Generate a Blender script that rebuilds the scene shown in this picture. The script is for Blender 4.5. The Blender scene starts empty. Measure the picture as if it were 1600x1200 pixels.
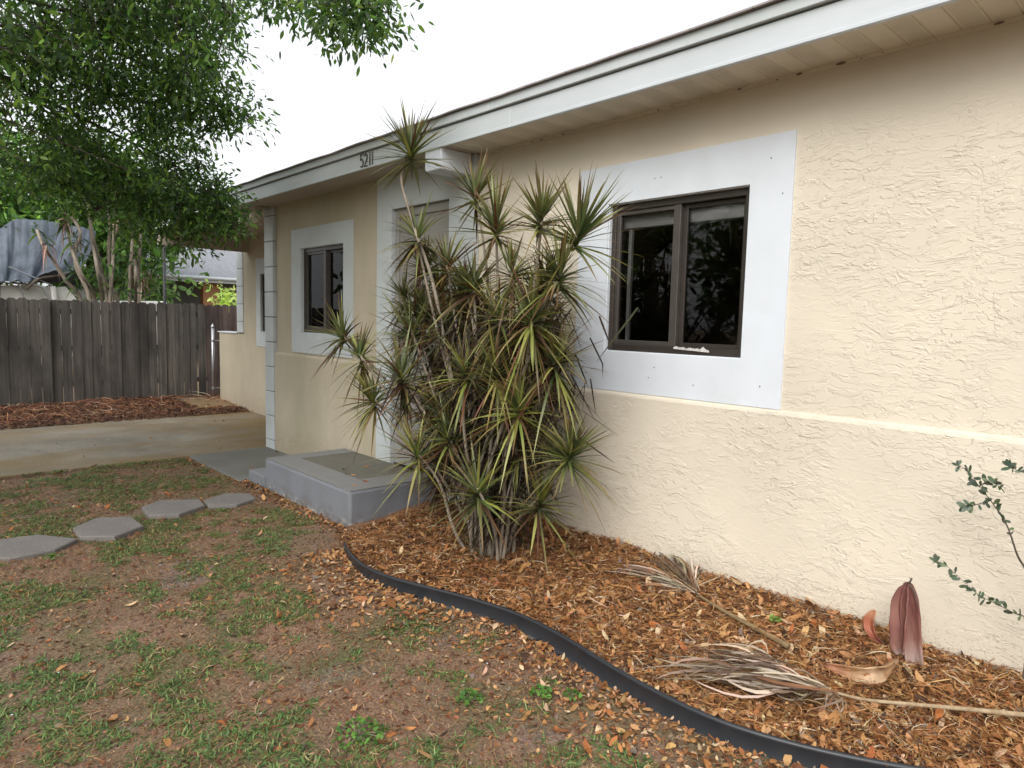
import bpy, math, random
import numpy as np
from mathutils import Vector, Matrix, noise
random.seed(7); rng = np.random.default_rng(7)
C = bpy.context.scene
COL = C.collection

# ------------------------------------------------------------------ camera
R = ((0.6763027, 0.0835880, -0.7318659), (0.7362243, -0.0439822, 0.6753069), (0.0242584, -0.9955293, -0.0912848))
FPX = 1059.4
cd = bpy.data.cameras.new('camera'); cam = bpy.data.objects.new('camera', cd); COL.objects.link(cam)
cd.sensor_width = 36; cd.lens = FPX / 1600 * 36; cd.clip_start = 0.05; cd.clip_end = 600
cam.matrix_world = Matrix(((R[0][0], -R[0][1], -R[0][2], 0), (R[1][0], -R[1][1], -R[1][2], 0), (R[2][0], -R[2][1], -R[2][2], 1.6), (0, 0, 0, 1)))
C.camera = cam

# ------------------------------------------------------------------ world and sun (overcast)
SUN_EL, SUN_AZ = 42, 152          # azimuth measured clockwise from +Y
w = bpy.data.worlds.new('World'); C.world = w; w.use_nodes = True
nt = w.node_tree; nt.nodes.clear()
sky = nt.nodes.new('ShaderNodeTexSky'); sky.sky_type = 'NISHITA'; sky.sun_disc = False
sky.sun_elevation = math.radians(SUN_EL); sky.sun_rotation = math.radians(SUN_AZ)
sky.air_density = 1.0; sky.dust_density = 6.0; sky.ozone_density = 1.0
hs = nt.nodes.new('ShaderNodeHueSaturation'); hs.inputs['Saturation'].default_value = 0.25; hs.inputs['Value'].default_value = 1.2
bg = nt.nodes.new('ShaderNodeBackground'); bg.inputs['Strength'].default_value = 0.15
wo = nt.nodes.new('ShaderNodeOutputWorld')
nt.links.new(sky.outputs[0], hs.inputs['Color']); mxs = nt.nodes.new('ShaderNodeMix'); mxs.data_type = 'RGBA'; mxs.inputs[0].default_value = .6; mxs.inputs[7].default_value = (4.5, 4.62, 4.8, 1)   # even cloud cover
nt.links.new(hs.outputs[0], mxs.inputs[6]); nt.links.new(mxs.outputs[2], bg.inputs['Color']); nt.links.new(bg.outputs[0], wo.inputs[0])
sl = bpy.data.lights.new('sun', 'SUN'); sl.energy = 0.9; sl.angle = math.radians(40); sl.color = (1, .97, .92)
so = bpy.data.objects.new('sun', sl); COL.objects.link(so)
az, el = math.radians(SUN_AZ), math.radians(SUN_EL)
sd = Vector((math.sin(az) * math.cos(el), math.cos(az) * math.cos(el), math.sin(el)))
so.rotation_euler = sd.to_track_quat('Z', 'Y').to_euler()
vs = C.view_settings; vs.view_transform = 'Standard'; vs.look = 'None'; vs.gamma = 1; vs.exposure = 0.92
C.cycles.max_bounces = 8; C.cycles.transparent_max_bounces = 12

# ------------------------------------------------------------------ materials
def srgb(r, g, b):
    f = lambda c: (c / 255 / 12.92) if c / 255 <= .04045 else ((c / 255 + .055) / 1.055) ** 2.4
    return (f(r), f(g), f(b))
MATS = {}
class NT:
    def __init__(s, name):
        m = bpy.data.materials.new(name); m.use_nodes = True; s.m = m; s.t = m.node_tree
        s.b = s.t.nodes['Principled BSDF']; s.out = s.t.nodes['Material Output']
        s.tc = s.n('ShaderNodeTexCoord')
    def n(s, k, **kw):
        x = s.t.nodes.new(k)
        for a, v in kw.items(): setattr(x, a, v)
        return x
    def l(s, a, b): s.t.links.new(a, b)
    def noise(s, scale, detail=4, rough=.55, stretch=None, dist=0, vec=None, off=(0,0,0)):
        x = s.n('ShaderNodeTexNoise'); x.inputs['Scale'].default_value = scale; x.inputs['Detail'].default_value = detail
        x.inputs['Roughness'].default_value = rough; x.inputs['Distortion'].default_value = dist
        mp = s.n('ShaderNodeMapping'); mp.inputs['Location'].default_value = off
        if stretch: mp.inputs['Scale'].default_value = stretch
        s.l(vec or s.tc.outputs['Object'], mp.inputs[0]); s.l(mp.outputs[0], x.inputs['Vector'])
        return x.outputs['Fac']
    def ramp(s, src, stops, interp='LINEAR'):
        x = s.n('ShaderNodeValToRGB'); cr = x.color_ramp; cr.interpolation = interp
        while len(cr.elements) < len(stops): cr.elements.new(.5)
        for e, (p, c) in zip(cr.elements, stops):
            e.position = p; e.color = (c, c, c, 1) if not isinstance(c, tuple) else (*c, 1)
        s.l(src, x.inputs[0]); return x.outputs[0]
    def mix(s, f, a, b, mode='MIX'):
        x = s.n('ShaderNodeMix', data_type='RGBA', blend_type=mode)
        for i, v in ((0, f), (6, a), (7, b)):
            if hasattr(v, 'is_linked'): s.l(v, x.inputs[i])
            elif isinstance(v, tuple): x.inputs[i].default_value = (*v, 1)
            else: x.inputs[i].default_value = v
        return x.outputs[2]
    def math(s, op, a, b=0, c=0):
        x = s.n('ShaderNodeMath', operation=op)
        for i, v in enumerate((a, b, c)):
            if hasattr(v, 'is_linked'): s.l(v, x.inputs[i])
            else: x.inputs[i].default_value = v
        return x.outputs[0]
    def sep(s, k='Object'):
        x = s.n('ShaderNodeSeparateXYZ'); s.l(s.tc.outputs[k], x.inputs[0]); return x.outputs
    def color(s, c):
        if isinstance(c, tuple): s.b.inputs['Base Color'].default_value = (*c, 1)
        else: s.l(c, s.b.inputs['Base Color'])
    def rough(s, v):
        if hasattr(v, 'is_linked'): s.l(v, s.b.inputs['Roughness'])
        else: s.b.inputs['Roughness'].default_value = v
    def bump(s, h, strength=.5, dist=.01, prev=None):
        x = s.n('ShaderNodeBump'); x.inputs['Strength'].default_value = strength; x.inputs['Distance'].default_value = dist
        s.l(h, x.inputs['Height'])
        if prev: s.l(prev, x.inputs['Normal'])
        s.l(x.outputs[0], s.b.inputs['Normal']); return x.outputs[0]

def mat_stucco(name, base, relief=1.0, green=0.0):
    s = NT(name)
    z = s.sep()[2]
    # skip-trowel relief: overlapping plateaus with crisp edges, drawn out sideways
    wn = s.n('ShaderNodeTexNoise'); wn.inputs['Scale'].default_value = 5; wn.inputs['Detail'].default_value = 3
    s.l(s.tc.outputs['Object'], wn.inputs['Vector'])
    add = s.n('ShaderNodeVectorMath', operation='MULTIPLY_ADD'); s.l(wn.outputs['Color'], add.inputs[0])
    add.inputs[1].default_value = (.25, .25, .12); s.l(s.tc.outputs['Object'], add.inputs[2])
    v = add.outputs[0]
    h = None
    for i, (sc, st, lo, wd, amp) in enumerate(((6, (1, 1, 2.8), .55, .006, 1.0), (12, (1, 1, 2.5), .57, .010, .9), (9, (1.1, 1, 2.6), .41, .008, .9), (20, (1, 1, 2.2), .60, .018, .7))):
        n1 = s.noise(sc, 3.2, .52, st, .7, v, (i * 3.7, i * 1.3, i * 7.1))
        r = s.math('MULTIPLY', s.ramp(n1, ((lo - wd, 0.0), (lo + wd, 1.0))), amp)
        h = r if h is None else s.math('ADD', h, r)
    msk = s.ramp(s.noise(1.6, 3, .5, None, 0, None, (9, 2, 4)), ((.40, .12), (.60, 1.0)))
    topm = s.ramp(z, ((0.0, 1.0), (1.0, 1.0)))
    zz = s.math('MULTIPLY', z, 1 / 3.0)
    topm = s.ramp(zz, ((.80, 1.0), (.87, .25)))
    h = s.math('MULTIPLY', s.math('MULTIPLY', h, msk), topm)
    h = s.math('ADD', h, s.math('MULTIPLY', s.noise(60, 4, .6), .22))
    s.bump(h, .55 * relief, .0048)
    tint = s.ramp(s.noise(1.1, 3, .5), ((.3, .90), (.7, 1.04)))
    c = s.mix(1.0, base, tint, 'MULTIPLY')
    # vertical streaks, darker towards the eave, and algae near the soil
    st = s.noise(3.2, 4, .6, (1.6, 1.6, .25))
    g1 = s.math('MULTIPLY', s.ramp(zz, ((.88, 0.0), (.97, .6))), s.ramp(st, ((.35, .12), (.7, .5))))
    c = s.mix(s.math('MULTIPLY', g1, .8), c, (base[0] * .52, base[1] * .50, base[2] * .40))
    if green:
        g2 = s.math('MULTIPLY', s.ramp(s.noise(1.5, 4, .6, (1, 1, .4), 0, None, (3, 3, 3)), ((.4, 0.0), (.7, 1.0))), green)
        c = s.mix(g2, c, (.19, .19, .075))
    g3 = s.math('MULTIPLY', s.ramp(zz, ((.0, .55), (.12, 0.0))), s.noise(8, 4, .6))
    c = s.mix(g3, c, (.24, .17, .10))
    sp = s.math('MULTIPLY', s.ramp(s.noise(120, 2, .5), ((.62, 0.0), (.66, 1.0))), s.ramp(zz, ((.06, .7), (.14, 0.0)))); c = s.mix(sp, c, (.16, .10, .06))
    s.color(c); s.rough(.88); return s.m
def mat_paint(name, base, rough=.6, dirt=.25, scale=3, bump=.0, stretch=None, dirtcol=(.3, .3, .22)):
    s = NT(name)
    n1 = s.noise(scale, 5, .6, stretch)
    c = s.mix(s.math('MULTIPLY', s.ramp(n1, ((.42, 0.0), (.75, 1.0))), dirt), base, dirtcol)
    c = s.mix(1.0, c, s.ramp(s.noise(scale * 3, 3), ((.3, .965), (.7, 1.015))), 'MULTIPLY')
    s.color(c); s.rough(rough)
    if bump: s.bump(s.noise(60, 4, .6), bump, .004)
    return s.m
def mat_plain(name, base, rough=.5, metal=0, spec=.5):
    s = NT(name); s.color(s.mix(1.0, base, s.ramp(s.noise(14, 4), ((.3, .85), (.7, 1.08))), 'MULTIPLY'))
    s.rough(rough); s.b.inputs['Metallic'].default_value = metal; s.b.inputs['Specular IOR Level'].default_value = spec; return s.m
def mat_leafy(name, rough=.5, trans=.35, spec=.4):
    s = NT(name); a = s.n('ShaderNodeAttribute'); a.attribute_name = 'col'
    s.color(a.outputs['Color']); s.rough(rough); s.b.inputs['Specular IOR Level'].default_value = spec
    if trans:
        tr = s.n('ShaderNodeBsdfTranslucent'); mx = s.n('ShaderNodeMixShader'); mx.inputs[0].default_value = trans
        tc = s.mix(1.0, a.outputs['Color'], (1.25, 1.30, .72), 'MULTIPLY'); s.l(tc, tr.inputs['Color'])
        s.l(s.b.outputs[0], mx.inputs[1]); s.l(tr.outputs[0], mx.inputs[2]); s.l(mx.outputs[0], s.out.inputs[0])
    return s.m
def mat_glass(name, refl=1.0, tint=.55):
    s = NT(name); t = s.t
    fr = s.n('ShaderNodeFresnel'); fr.inputs['IOR'].default_value = 1.5
    tr = s.n('ShaderNodeBsdfTransparent'); tr.inputs['Color'].default_value = (tint, tint, tint, 1)
    gl = s.n('ShaderNodeBsdfGlossy'); gl.inputs['Roughness'].default_value = .015; gl.inputs['Color'].default_value = (refl, refl, refl, 1)
    mx = s.n('ShaderNodeMixShader'); s.l(fr.outputs[0], mx.inputs[0]); s.l(tr.outputs[0], mx.inputs[1]); s.l(gl.outputs[0], mx.inputs[2])
    s.l(mx.outputs[0], s.out.inputs[0]); return s.m
def mat_concrete(name, a, b, c2=None, bump=.4, scale=1.2):
    s = NT(name)
    n1 = s.noise(scale, 6, .62, None, .4)
    c = s.ramp(n1, ((.3, a), (.7, b)))
    if c2:
        n2 = s.noise(.7, 5, .62, (1, .55, 1), .3, None, (4, 7, 0))
        c = s.mix(s.ramp(n2, ((.40, 0.0), (.58, .8))), c, c2)
    c = s.mix(1.0, c, s.ramp(s.noise(70, 3, .7), ((.3, .72), (.7, 1.15))), 'MULTIPLY')
    s.color(c); s.rough(.9); s.bump(s.noise(90, 4, .7), bump, .004); return s.m
def mat_ground(name):
    s = NT(name)
    c = s.ramp(s.noise(1.5, 6, .65, None, .3), ((.34, (.215, .128, .078)), (.5, (.18, .112, .07)), (.62, (.14, .11, .06)), (.72, (.15, .125, .10))))
    bare = s.ramp(s.noise(1.25, 4, .55, None, .2, None, (5.5, 1.2, 0)), ((.58, 0.0), (.68, .85)))
    c = s.mix(bare, c, (.18, .145, .135))
    gr = s.ramp(s.noise(2.0, 5, .6, None, .2, None, (1, 8, 0)), ((.50, 0.0), (.62, .55)))
    c = s.mix(gr, c, (.075, .085, .028))
    c = s.mix(1.0, c, s.ramp(s.noise(80, 5, .75), ((.30, .38), (.5, 1.0), (.70, 2.0))), 'MULTIPLY')
    s.color(c); s.rough(.95); s.bump(s.noise(55, 6, .75), .9, .012); return s.m
def mat_mulch(name):
    s = NT(name)
    c = s.ramp(s.noise(30, 6, .75, None, .8), ((.3, (.05, .025, .014)), (.5, (.20, .095, .045)), (.7, (.36, .19, .095))))
    s.color(c); s.rough(.95); s.bump(s.noise(40, 6, .75, None, 1), 1, .02); return s.m
def mat_wood(name):
    s = NT(name); a = s.n('ShaderNodeAttribute'); a.attribute_name = 'col'
    gr = s.noise(22, 7, .7, (1, 1, .035), .6)
    c = s.mix(1.0, a.outputs['Color'], s.ramp(gr, ((.28, .32), (.5, .95), (.75, 1.7))), 'MULTIPLY')
    bl = s.noise(1.6, 4, .6, (1, 1, .5), 0, None, (2, 9, 3))
    c = s.mix(s.ramp(bl, ((.42, 0.0), (.66, .8))), c, (.024, .020, .018))
    s.color(c); s.rough(.92); s.bump(gr, .6, .004); return s.m
def mat_tarp(name):
    s = NT(name)
    c = s.ramp(s.noise(2.2, 5, .6), ((.3, srgb(50, 58, 68)), (.7, srgb(84, 93, 104))))
    c = s.mix(1.0, c, s.ramp(s.noise(26, 3), ((.3, .9), (.7, 1.1))), 'MULTIPLY')
    s.color(c); s.rough(.55); s.bump(s.noise(2.6, 4, .55, (1, 2.2, .5), .3), .5, .06); return s.m
def mat_shingle(name, col):
    s = NT(name)
    br = s.n('ShaderNodeTexBrick'); br.inputs['Scale'].default_value = 3; br.inputs['Color1'].default_value = (*col, 1)
    br.inputs['Color2'].default_value = (col[0] * .8, col[1] * .8, col[2] * .82, 1); br.inputs['Mortar'].default_value = (col[0] * .5, col[1] * .5, col[2] * .5, 1)
    br.inputs['Mortar Size'].default_value = .012
    s.l(s.tc.outputs['Object'], br.inputs['Vector']); s.color(br.outputs['Color']); s.rough(.9); return s.m
def mat_bark(name, a, b):
    s = NT(name); c = s.ramp(s.noise(16, 6, .7, (1, 1, .3), .6), ((.3, a), (.7, b))); s.color(c); s.rough(.9)
    s.bump(s.noise(28, 5, .7, (1, 1, .3)), .7, .01); return s.m
def mat_spathe(name):
    s = NT(name); a = s.n('ShaderNodeAttribute'); a.attribute_name = 'col'
    c = s.mix(1.0, a.outputs['Color'], s.ramp(s.noise(20, 5, .6, (1, 1, .25)), ((.3, .7), (.7, 1.25))), 'MULTIPLY')
    s.color(c); s.rough(.6); s.bump(s.noise(60, 4, .6, (1, 1, .1)), .35, .004); return s.m
def mat_stoop(name):
    s = NT(name); z = s.sep()[2]
    c = s.mix(s.ramp(s.noise(4, 5, .6, (1, 1, .6)), ((.42, 0.0), (.72, .55))), (.185, .198, .222), (.13, .135, .14))
    low = s.ramp(z, ((.0, 1.0), (.09, 0.0)))
    chip = s.math('MULTIPLY', s.ramp(s.noise(16, 5, .7, (1, 1, 2)), ((.52, 0.0), (.54, 1.0))), low)
    c = s.mix(chip, c, (.42, .41, .39))
    dirt = s.math('MULTIPLY', s.ramp(s.noise(9, 5, .65), ((.4, 0.0), (.6, .8))), s.ramp(z, ((.0, 1.0), (.14, 0.0))))
    c = s.mix(dirt, c, (.10, .07, .05))
    spot = s.ramp(s.noise(34, 3, .6), ((.70, 0.0), (.72, .8))); c = s.mix(spot, c, (.08, .085, .09))
    s.color(c); s.rough(.8); s.bump(s.noise(30, 6, .65), .6, .005); return s.m
M = dict(
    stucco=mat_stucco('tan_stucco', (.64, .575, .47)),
    stucco_far=mat_stucco('tan_stucco_weathered_shaded', (.49, .43, .33), .35, .3),  # same tan paint, base darkened for the left side's shade; green grime streaks
    white=mat_paint('white_trim_paint', (.63, .67, .72), .6, .16, 2.2, .12, (1, 1, .5)),
    white_shaded=mat_paint('shaded_white_trim_paint', (.52, .56, .575), .65, .3, 2.2),  # white trim with the left side's shade put into its colour, more dirt
    fascia=mat_paint('white_aluminium_fascia', (.53, .565, .59), .45, .6, 1.1, 0, (.6, 1, 3), (.33, .37, .33)),
    soffit=mat_paint('cream_vinyl_soffit', (.66, .60, .50), .55, .2, 3),
    soffit_old=mat_paint('faded_board_soffit', (.42, .36, .30), .7, .35, 2.5),
    groove=mat_plain('soffit_groove_brown', (.16, .12, .085), .8),
    shingle=mat_shingle('grey_brown_shingle', (.33, .30, .29)),
    bronze=mat_plain('bronze_window_frame', (.062, .052, .045), .35, .4),
    bronze2=mat_plain('bronze_sash_track', (.11, .098, .088), .4, .5),
    glass=mat_glass('window_glass', .5, .8),
    room=mat_plain('dark_room', (.03, .028, .026), .9),
    blind=mat_paint('white_blind', (.75, .75, .73), .6, .15, 4),
    door=mat_paint('grey_screen_door', (.30, .29, .275), .35, .3, 2),
    steel=mat_plain('galvanised_steel', (.42, .43, .44), .4, .8),
    black=mat_plain('black_paint', (.025, .025, .027), .6),
    edging=mat_plain('black_plastic_edging', (.022, .025, .030), .42),
    screw=mat_plain('screw_head', (.12, .12, .12), .5, .5),
    stoop=mat_paint('grey_masonry_paint', (.19, .202, .225), .75, .45, 5, .5, None, (.16, .16, .16)),
    stoop_side=mat_stoop('chipped_grey_masonry_paint'),
    stoop_top=mat_concrete('worn_stoop_top', (.15, .14, .112), (.115, .108, .088)),
    stoop_rim=mat_paint('grey_stoop_rim', (.20, .20, .20), .8, .6, 6, .4, None, (.19, .18, .15)),
    path=mat_concrete('grey_walkway', (.155, .155, .155), (.23, .23, .228), (.12, .115, .09)),
    drive=mat_concrete('stained_driveway', (.15, .13, .10), (.30, .27, .215), (.20, .13, .045)),
    paver=mat_concrete('grey_paver', (.15, .135, .126), (.20, .182, .17), None, .5, 4),
    ground=mat_ground('red_brown_lawn_soil'),
    mulch=mat_mulch('leaf_mulch'),
    wood=mat_wood('weathered_fence_wood'),
    tarp=mat_tarp('blue_grey_tarp'),
    hull=mat_paint('boat_gelcoat', (.62, .62, .58), .35, .3, 2),
    leaf=mat_leafy('tree_leaf', .38, .55),
    spike=mat_leafy('dracaena_leaf', .4, .25),
    litter=mat_leafy('dry_leaf', .7, .12, .25),
    grassm=mat_leafy('grass_blade', .55, .3),
    bark=mat_bark('tree_bark', (.04, .03, .022), (.12, .095, .075)),
    cane=mat_bark('grey_cane', (.17, .14, .105), (.34, .29, .23)),
    cane_dark=mat_bark('dark_cane', (.05, .04, .03), (.13, .105, .08)),
    far_roof=mat_shingle('pale_grey_shingle', (.24, .25, .27)),
    far_wall=mat_paint('shaded_grey_wall', (.16, .17, .16), .8, .2),
    orange=mat_paint('terracotta_post', (.38, .17, .07), .8, .2),
    lampglass=mat_plain('cream_lamp', (.66, .62, .48), .3),
    spathe=mat_spathe('palm_sheath'),
    number=mat_plain('house_number_dark', (.05, .055, .05), .5),
    street=mat_concrete('asphalt_street', (.05, .05, .05), (.07, .07, .07)),
)

# ------------------------------------------------------------------ mesh helpers
class MB:
    def __init__(s): s.v = []; s.f = []; s.c = []; s.n = 0; s.mi = []
    def add(s, V, F, col=None, mi=0):
        V = np.asarray(V, float).reshape(-1, 3); F = [tuple(int(i) + s.n for i in f) for f in F]
        s.v.append(V); s.f += F; s.mi += [mi] * len(F)
        cc = np.ones((len(V), 4)); 
        if col is not None: cc[:, :3] = np.asarray(col)
        s.c.append(cc); s.n += len(V)
    def quad(s, a, b, c, d, col=None, mi=0): s.add([a, b, c, d], [(0, 1, 2, 3)], col, mi)
    def box(s, x0, x1, y0, y1, z0, z1, col=None, bev=0, mi=0):
        if bev:
            b = bev; V = []; 
            for sx, X, ix in ((0, x0, 1), (1, x1, -1)):
                for sy, Y, iy in ((0, y0, 1), (1, y1, -1)):
                    for sz, Z, iz in ((0, z0, 1), (1, z1, -1)):
                        V += [(X, Y + iy * b, Z + iz * b), (X + ix * b, Y, Z + iz * b), (X + ix * b, Y + iy * b, Z)]
            g = lambda sx, sy, sz, k: ((sx * 2 + sy) * 2 + sz) * 3 + k
            F = [(g(0,0,0,0), g(0,0,1,0), g(0,1,1,0), g(0,1,0,0)), (g(1,0,0,0), g(1,1,0,0), g(1,1,1,0), g(1,0,1,0)),
                 (g(0,0,0,1), g(1,0,0,1), g(1,0,1,1), g(0,0,1,1)), (g(0,1,0,1), g(0,1,1,1), g(1,1,1,1), g(1,1,0,1)),
                 (g(0,0,0,2), g(0,1,0,2), g(1,1,0,2), g(1,0,0,2)), (g(0,0,1,2), g(1,0,1,2), g(1,1,1,2), g(0,1,1,2))]
            for sy in (0, 1):
                for sz in (0, 1): F.append((g(0,sy,sz,1), g(1,sy,sz,1), g(1,sy,sz,2), g(0,sy,sz,2)))
            for sx in (0, 1):
                for sz in (0, 1): F.append((g(sx,0,sz,0), g(sx,1,sz,0), g(sx,1,sz,2), g(sx,0,sz,2)))
                for sy in (0, 1): F.append((g(sx,sy,0,0), g(sx,sy,1,0), g(sx,sy,1,1), g(sx,sy,0,1)))
            for sx in (0, 1):
                for sy in (0, 1):
                    for sz in (0, 1): F.append((g(sx,sy,sz,0), g(sx,sy,sz,1), g(sx,sy,sz,2)))
            s.add(V, F, col, mi); return
        V = [(x0,y0,z0),(x1,y0,z0),(x1,y1,z0),(x0,y1,z0),(x0,y0,z1),(x1,y0,z1),(x1,y1,z1),(x0,y1,z1)]
        s.add(V, [(0,3,2,1),(4,5,6,7),(0,1,5,4),(1,2,6,5),(2,3,7,6),(3,0,4,7)], col, mi)
    def tube(s, pts, rad, k=6, col=None, mi=0, cap=True):
        pts = [Vector(p) for p in pts]; n = len(pts)
        if not hasattr(rad, '__len__'): rad = [rad] * n
        V = []; F = []
        up = Vector((0.13, 0.31, 1)).normalized()
        for i, p in enumerate(pts):
            d = (pts[min(i + 1, n - 1)] - pts[max(i - 1, 0)]).normalized()
            a = d.cross(up)
            if a.length < .05: a = d.cross(Vector((1, 0, 0)))
            a.normalize(); b = d.cross(a)
            for j in range(k):
                t = 2 * math.pi * j / k; V.append(tuple(p + (a * math.cos(t) + b * math.sin(t)) * rad[i]))
        for i in range(n - 1):
            for j in range(k): F.append((i*k+j, i*k+(j+1)%k, (i+1)*k+(j+1)%k, (i+1)*k+j))
        if cap: F.append(tuple(range(k))[::-1]); F.append(tuple(range((n-1)*k, n*k)))
        s.add(V, F, col, mi)
    def sphere(s, c, r, k=12, col=None, sc=(1,1,1)):
        V = []; F = []
        for i in range(k // 2 + 1):
            ph = math.pi * i / (k // 2)
            for j in range(k):
                t = 2 * math.pi * j / k; V.append((c[0]+r*sc[0]*math.sin(ph)*math.cos(t), c[1]+r*sc[1]*math.sin(ph)*math.sin(t), c[2]+r*sc[2]*math.cos(ph)))
        for i in range(k // 2):
            for j in range(k): F.append((i*k+j, (i+1)*k+j, (i+1)*k+(j+1)%k, i*k+(j+1)%k))
        s.add(V, F, col)
    def build(s, name, mats, parent=None, smooth=False, loc=None):
        off = Vector(parent['_o']) if parent is not None else Vector(loc or (0, 0, 0))
        V = np.concatenate(s.v) - np.array(off)
        me = bpy.data.meshes.new(name)
        ls = np.array([len(f) for f in s.f], np.int32); li = np.concatenate([np.array(f, np.int32) for f in s.f]) if s.n else []
        me.vertices.add(len(V)); me.vertices.foreach_set('co', V.astype(np.float32).ravel())
        me.loops.add(len(li)); me.loops.foreach_set('vertex_index', li)
        me.polygons.add(len(ls)); st = np.zeros(len(ls), np.int32); st[1:] = np.cumsum(ls)[:-1]
        me.polygons.foreach_set('loop_start', st); me.polygons.foreach_set('loop_total', ls)
        me.update(calc_edges=True); me.validate()
        at = me.color_attributes.new('col', 'FLOAT_COLOR', 'POINT'); at.data.foreach_set('color', np.concatenate(s.c).astype(np.float32).ravel())
        mats = mats if isinstance(mats, (list, tuple)) else [mats]
        for m in mats: me.materials.append(m)
        if len(mats) > 1: me.polygons.foreach_set('material_index', np.array(s.mi, np.int32))
        me.polygons.foreach_set('use_smooth', np.full(len(ls), bool(smooth)))
        o = bpy.data.objects.new(name, me); COL.objects.link(o)
        if parent is not None: o.parent = parent
        else: o.location = off
        o['_o'] = tuple(off)
        return o
class LB:      # fast builder for thousands of leaves (quads only, numpy)
    def __init__(s): s.v = []; s.f = []; s.c = []; s.n = 0
    def strips(s, P, W, N, col):
        """P (n,k,3) spine points, W (n,k) half widths, N (n,3) or (n,k,3) sideways unit vectors, col (n,3) or (n,k,3)"""
        n, k, _ = P.shape
        if N.ndim == 2: N = np.repeat(N[:, None, :], k, 1)
        V = np.stack([P - N * W[..., None], P + N * W[..., None]], 2).reshape(n, k * 2, 3)
        if col.ndim == 2: col = np.repeat(col[:, None, :], k, 1)
        cc = np.repeat(col, 2, 1)
        base = (np.arange(n) * k * 2)[:, None, None] + s.n
        q = np.array([[2*i, 2*i+1, 2*i+3, 2*i+2] for i in range(k - 1)])[None]
        s.v.append(V.reshape(-1, 3)); s.f.append((base + q).reshape(-1, 4)); s.c.append(cc.reshape(-1, 3)); s.n += n * k * 2
    def build(s, name, mat, parent=None, loc=None, smooth=False):
        off = np.array(parent['_o']) if parent is not None else np.array(loc or (0, 0, 0))
        V = np.concatenate(s.v) - off; F = np.concatenate(s.f).astype(np.int32)
        me = bpy.data.meshes.new(name)
        me.vertices.add(len(V)); me.vertices.foreach_set('co', V.astype(np.float32).ravel())
        me.loops.add(F.size); me.loops.foreach_set('vertex_index', F.ravel())
        me.polygons.add(len(F)); me.polygons.foreach_set('loop_start', np.arange(len(F), dtype=np.int32) * 4); me.polygons.foreach_set('loop_total', np.full(len(F), 4, np.int32))
        me.update(calc_edges=True)
        c = np.ones((len(V), 4), np.float32); c[:, :3] = np.clip(np.concatenate(s.c), 0, 1)
        at = me.color_attributes.new('col', 'FLOAT_COLOR', 'POINT'); at.data.foreach_set('color', c.ravel())
        me.materials.append(mat)
        me.polygons.foreach_set('use_smooth', np.full(len(F), bool(smooth)))
        o = bpy.data.objects.new(name, me); COL.objects.link(o)
        if parent is not None: o.parent = parent
        else: o.location = off
        o['_o'] = tuple(float(x) for x in off)
        return o
def unit(v): return v / np.maximum(np.linalg.norm(v, axis=-1, keepdims=True), 1e-9)
def thing(name, label, cat, loc=(0, 0, 0), group=None):
    o = bpy.data.objects.new(name, None); COL.objects.link(o); o.location = loc; o.empty_display_size = .2
    o['label'] = label; o['category'] = cat; o['_o'] = tuple(loc)
    if group: o['group'] = group
    return o
def tag(o, label, cat, group=None, kind=None):
    o['label'] = label; o['category'] = cat
    if group: o['group'] = group
    if kind: o['kind'] = kind
    return o
def structure(o): o['kind'] = 'structure'; return o
def ray(u, v):
    d = Vector((u - 800, v - 600, FPX)); return Vector([sum(R[i][j] * d[j] for j in range(3)) for i in range(3)])
def at_y(u, v, y): r = ray(u, v); return Vector((0, 0, 1.6)) + r * (y / r.y)
def at_x(u, v, x): r = ray(u, v); return Vector((0, 0, 1.6)) + r * (x / r.x)
def at_z(u, v, z=0): r = ray(u, v); return Vector((0, 0, 1.6)) + r * ((z - 1.6) / r.z)
def at_d(u, v, d): r = ray(u, v); return Vector((0, 0, 1.6)) + r.normalized() * d
def vn(x, y, s=1.0, z=0.0): return noise.noise(Vector((x * s, y * s, z)))      # -1..1

# ------------------------------------------------------------------ ground
EDGE = [(-4.06, 2.24), (-3.85, 2.135), (-3.6, 2.075), (-3.38, 2.07), (-3.2, 2.11), (-3.0, 2.175), (-2.79, 2.245), (-2.5, 2.32), (-2.25, 2.33), (-2.0, 2.305), (-1.85, 2.275), (-1.6, 2.25), (-1.33, 2.25), (-1.15, 2.285), (-.87, 2.395), (-.55, 2.6), (-.2, 2.9), (.3, 3.3)]
EX = np.array([p[0] for p in EDGE]); EY = np.array([p[1] for p in EDGE])
def smooth_path(pts, n):
    P = [Vector((*p, 0)) if len(p) == 2 else Vector(p) for p in pts]; out = []
    for i in range(len(P) - 1):
        a, b, c, d = P[max(i-1, 0)], P[i], P[i+1], P[min(i+2, len(P)-1)]
        for j in range(n):
            t = j / n; out.append(.5 * ((2*b) + (-a+c)*t + (2*a-5*b+4*c-d)*t*t + (-a+3*b-3*c+d)*t**3))
    out.append(P[-1]); return out
EP = smooth_path(EDGE, 8)
for _ in range(40):
    EP = [EP[0]] + [(EP[i-1] + EP[i] * 2 + EP[i+1]) / 4 for i in range(1, len(EP)-1)] + [EP[-1]]
EPX = np.array([p.x for p in EP]); EPY = np.array([p.y for p in EP])
def edge_y(x): return np.interp(x, EPX, EPY)
def lawn_z(x, y):
    x = np.asarray(x, float); y = np.asarray(y, float)
    near = np.exp(-((y - edge_y(x) + .1) / .35) ** 2) * (x > -4.0)
    return .012 + .012 * np.sin(x * 1.7 + y * .9) * np.cos(y * 2.1 - x * .6) + .018 * near
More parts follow.
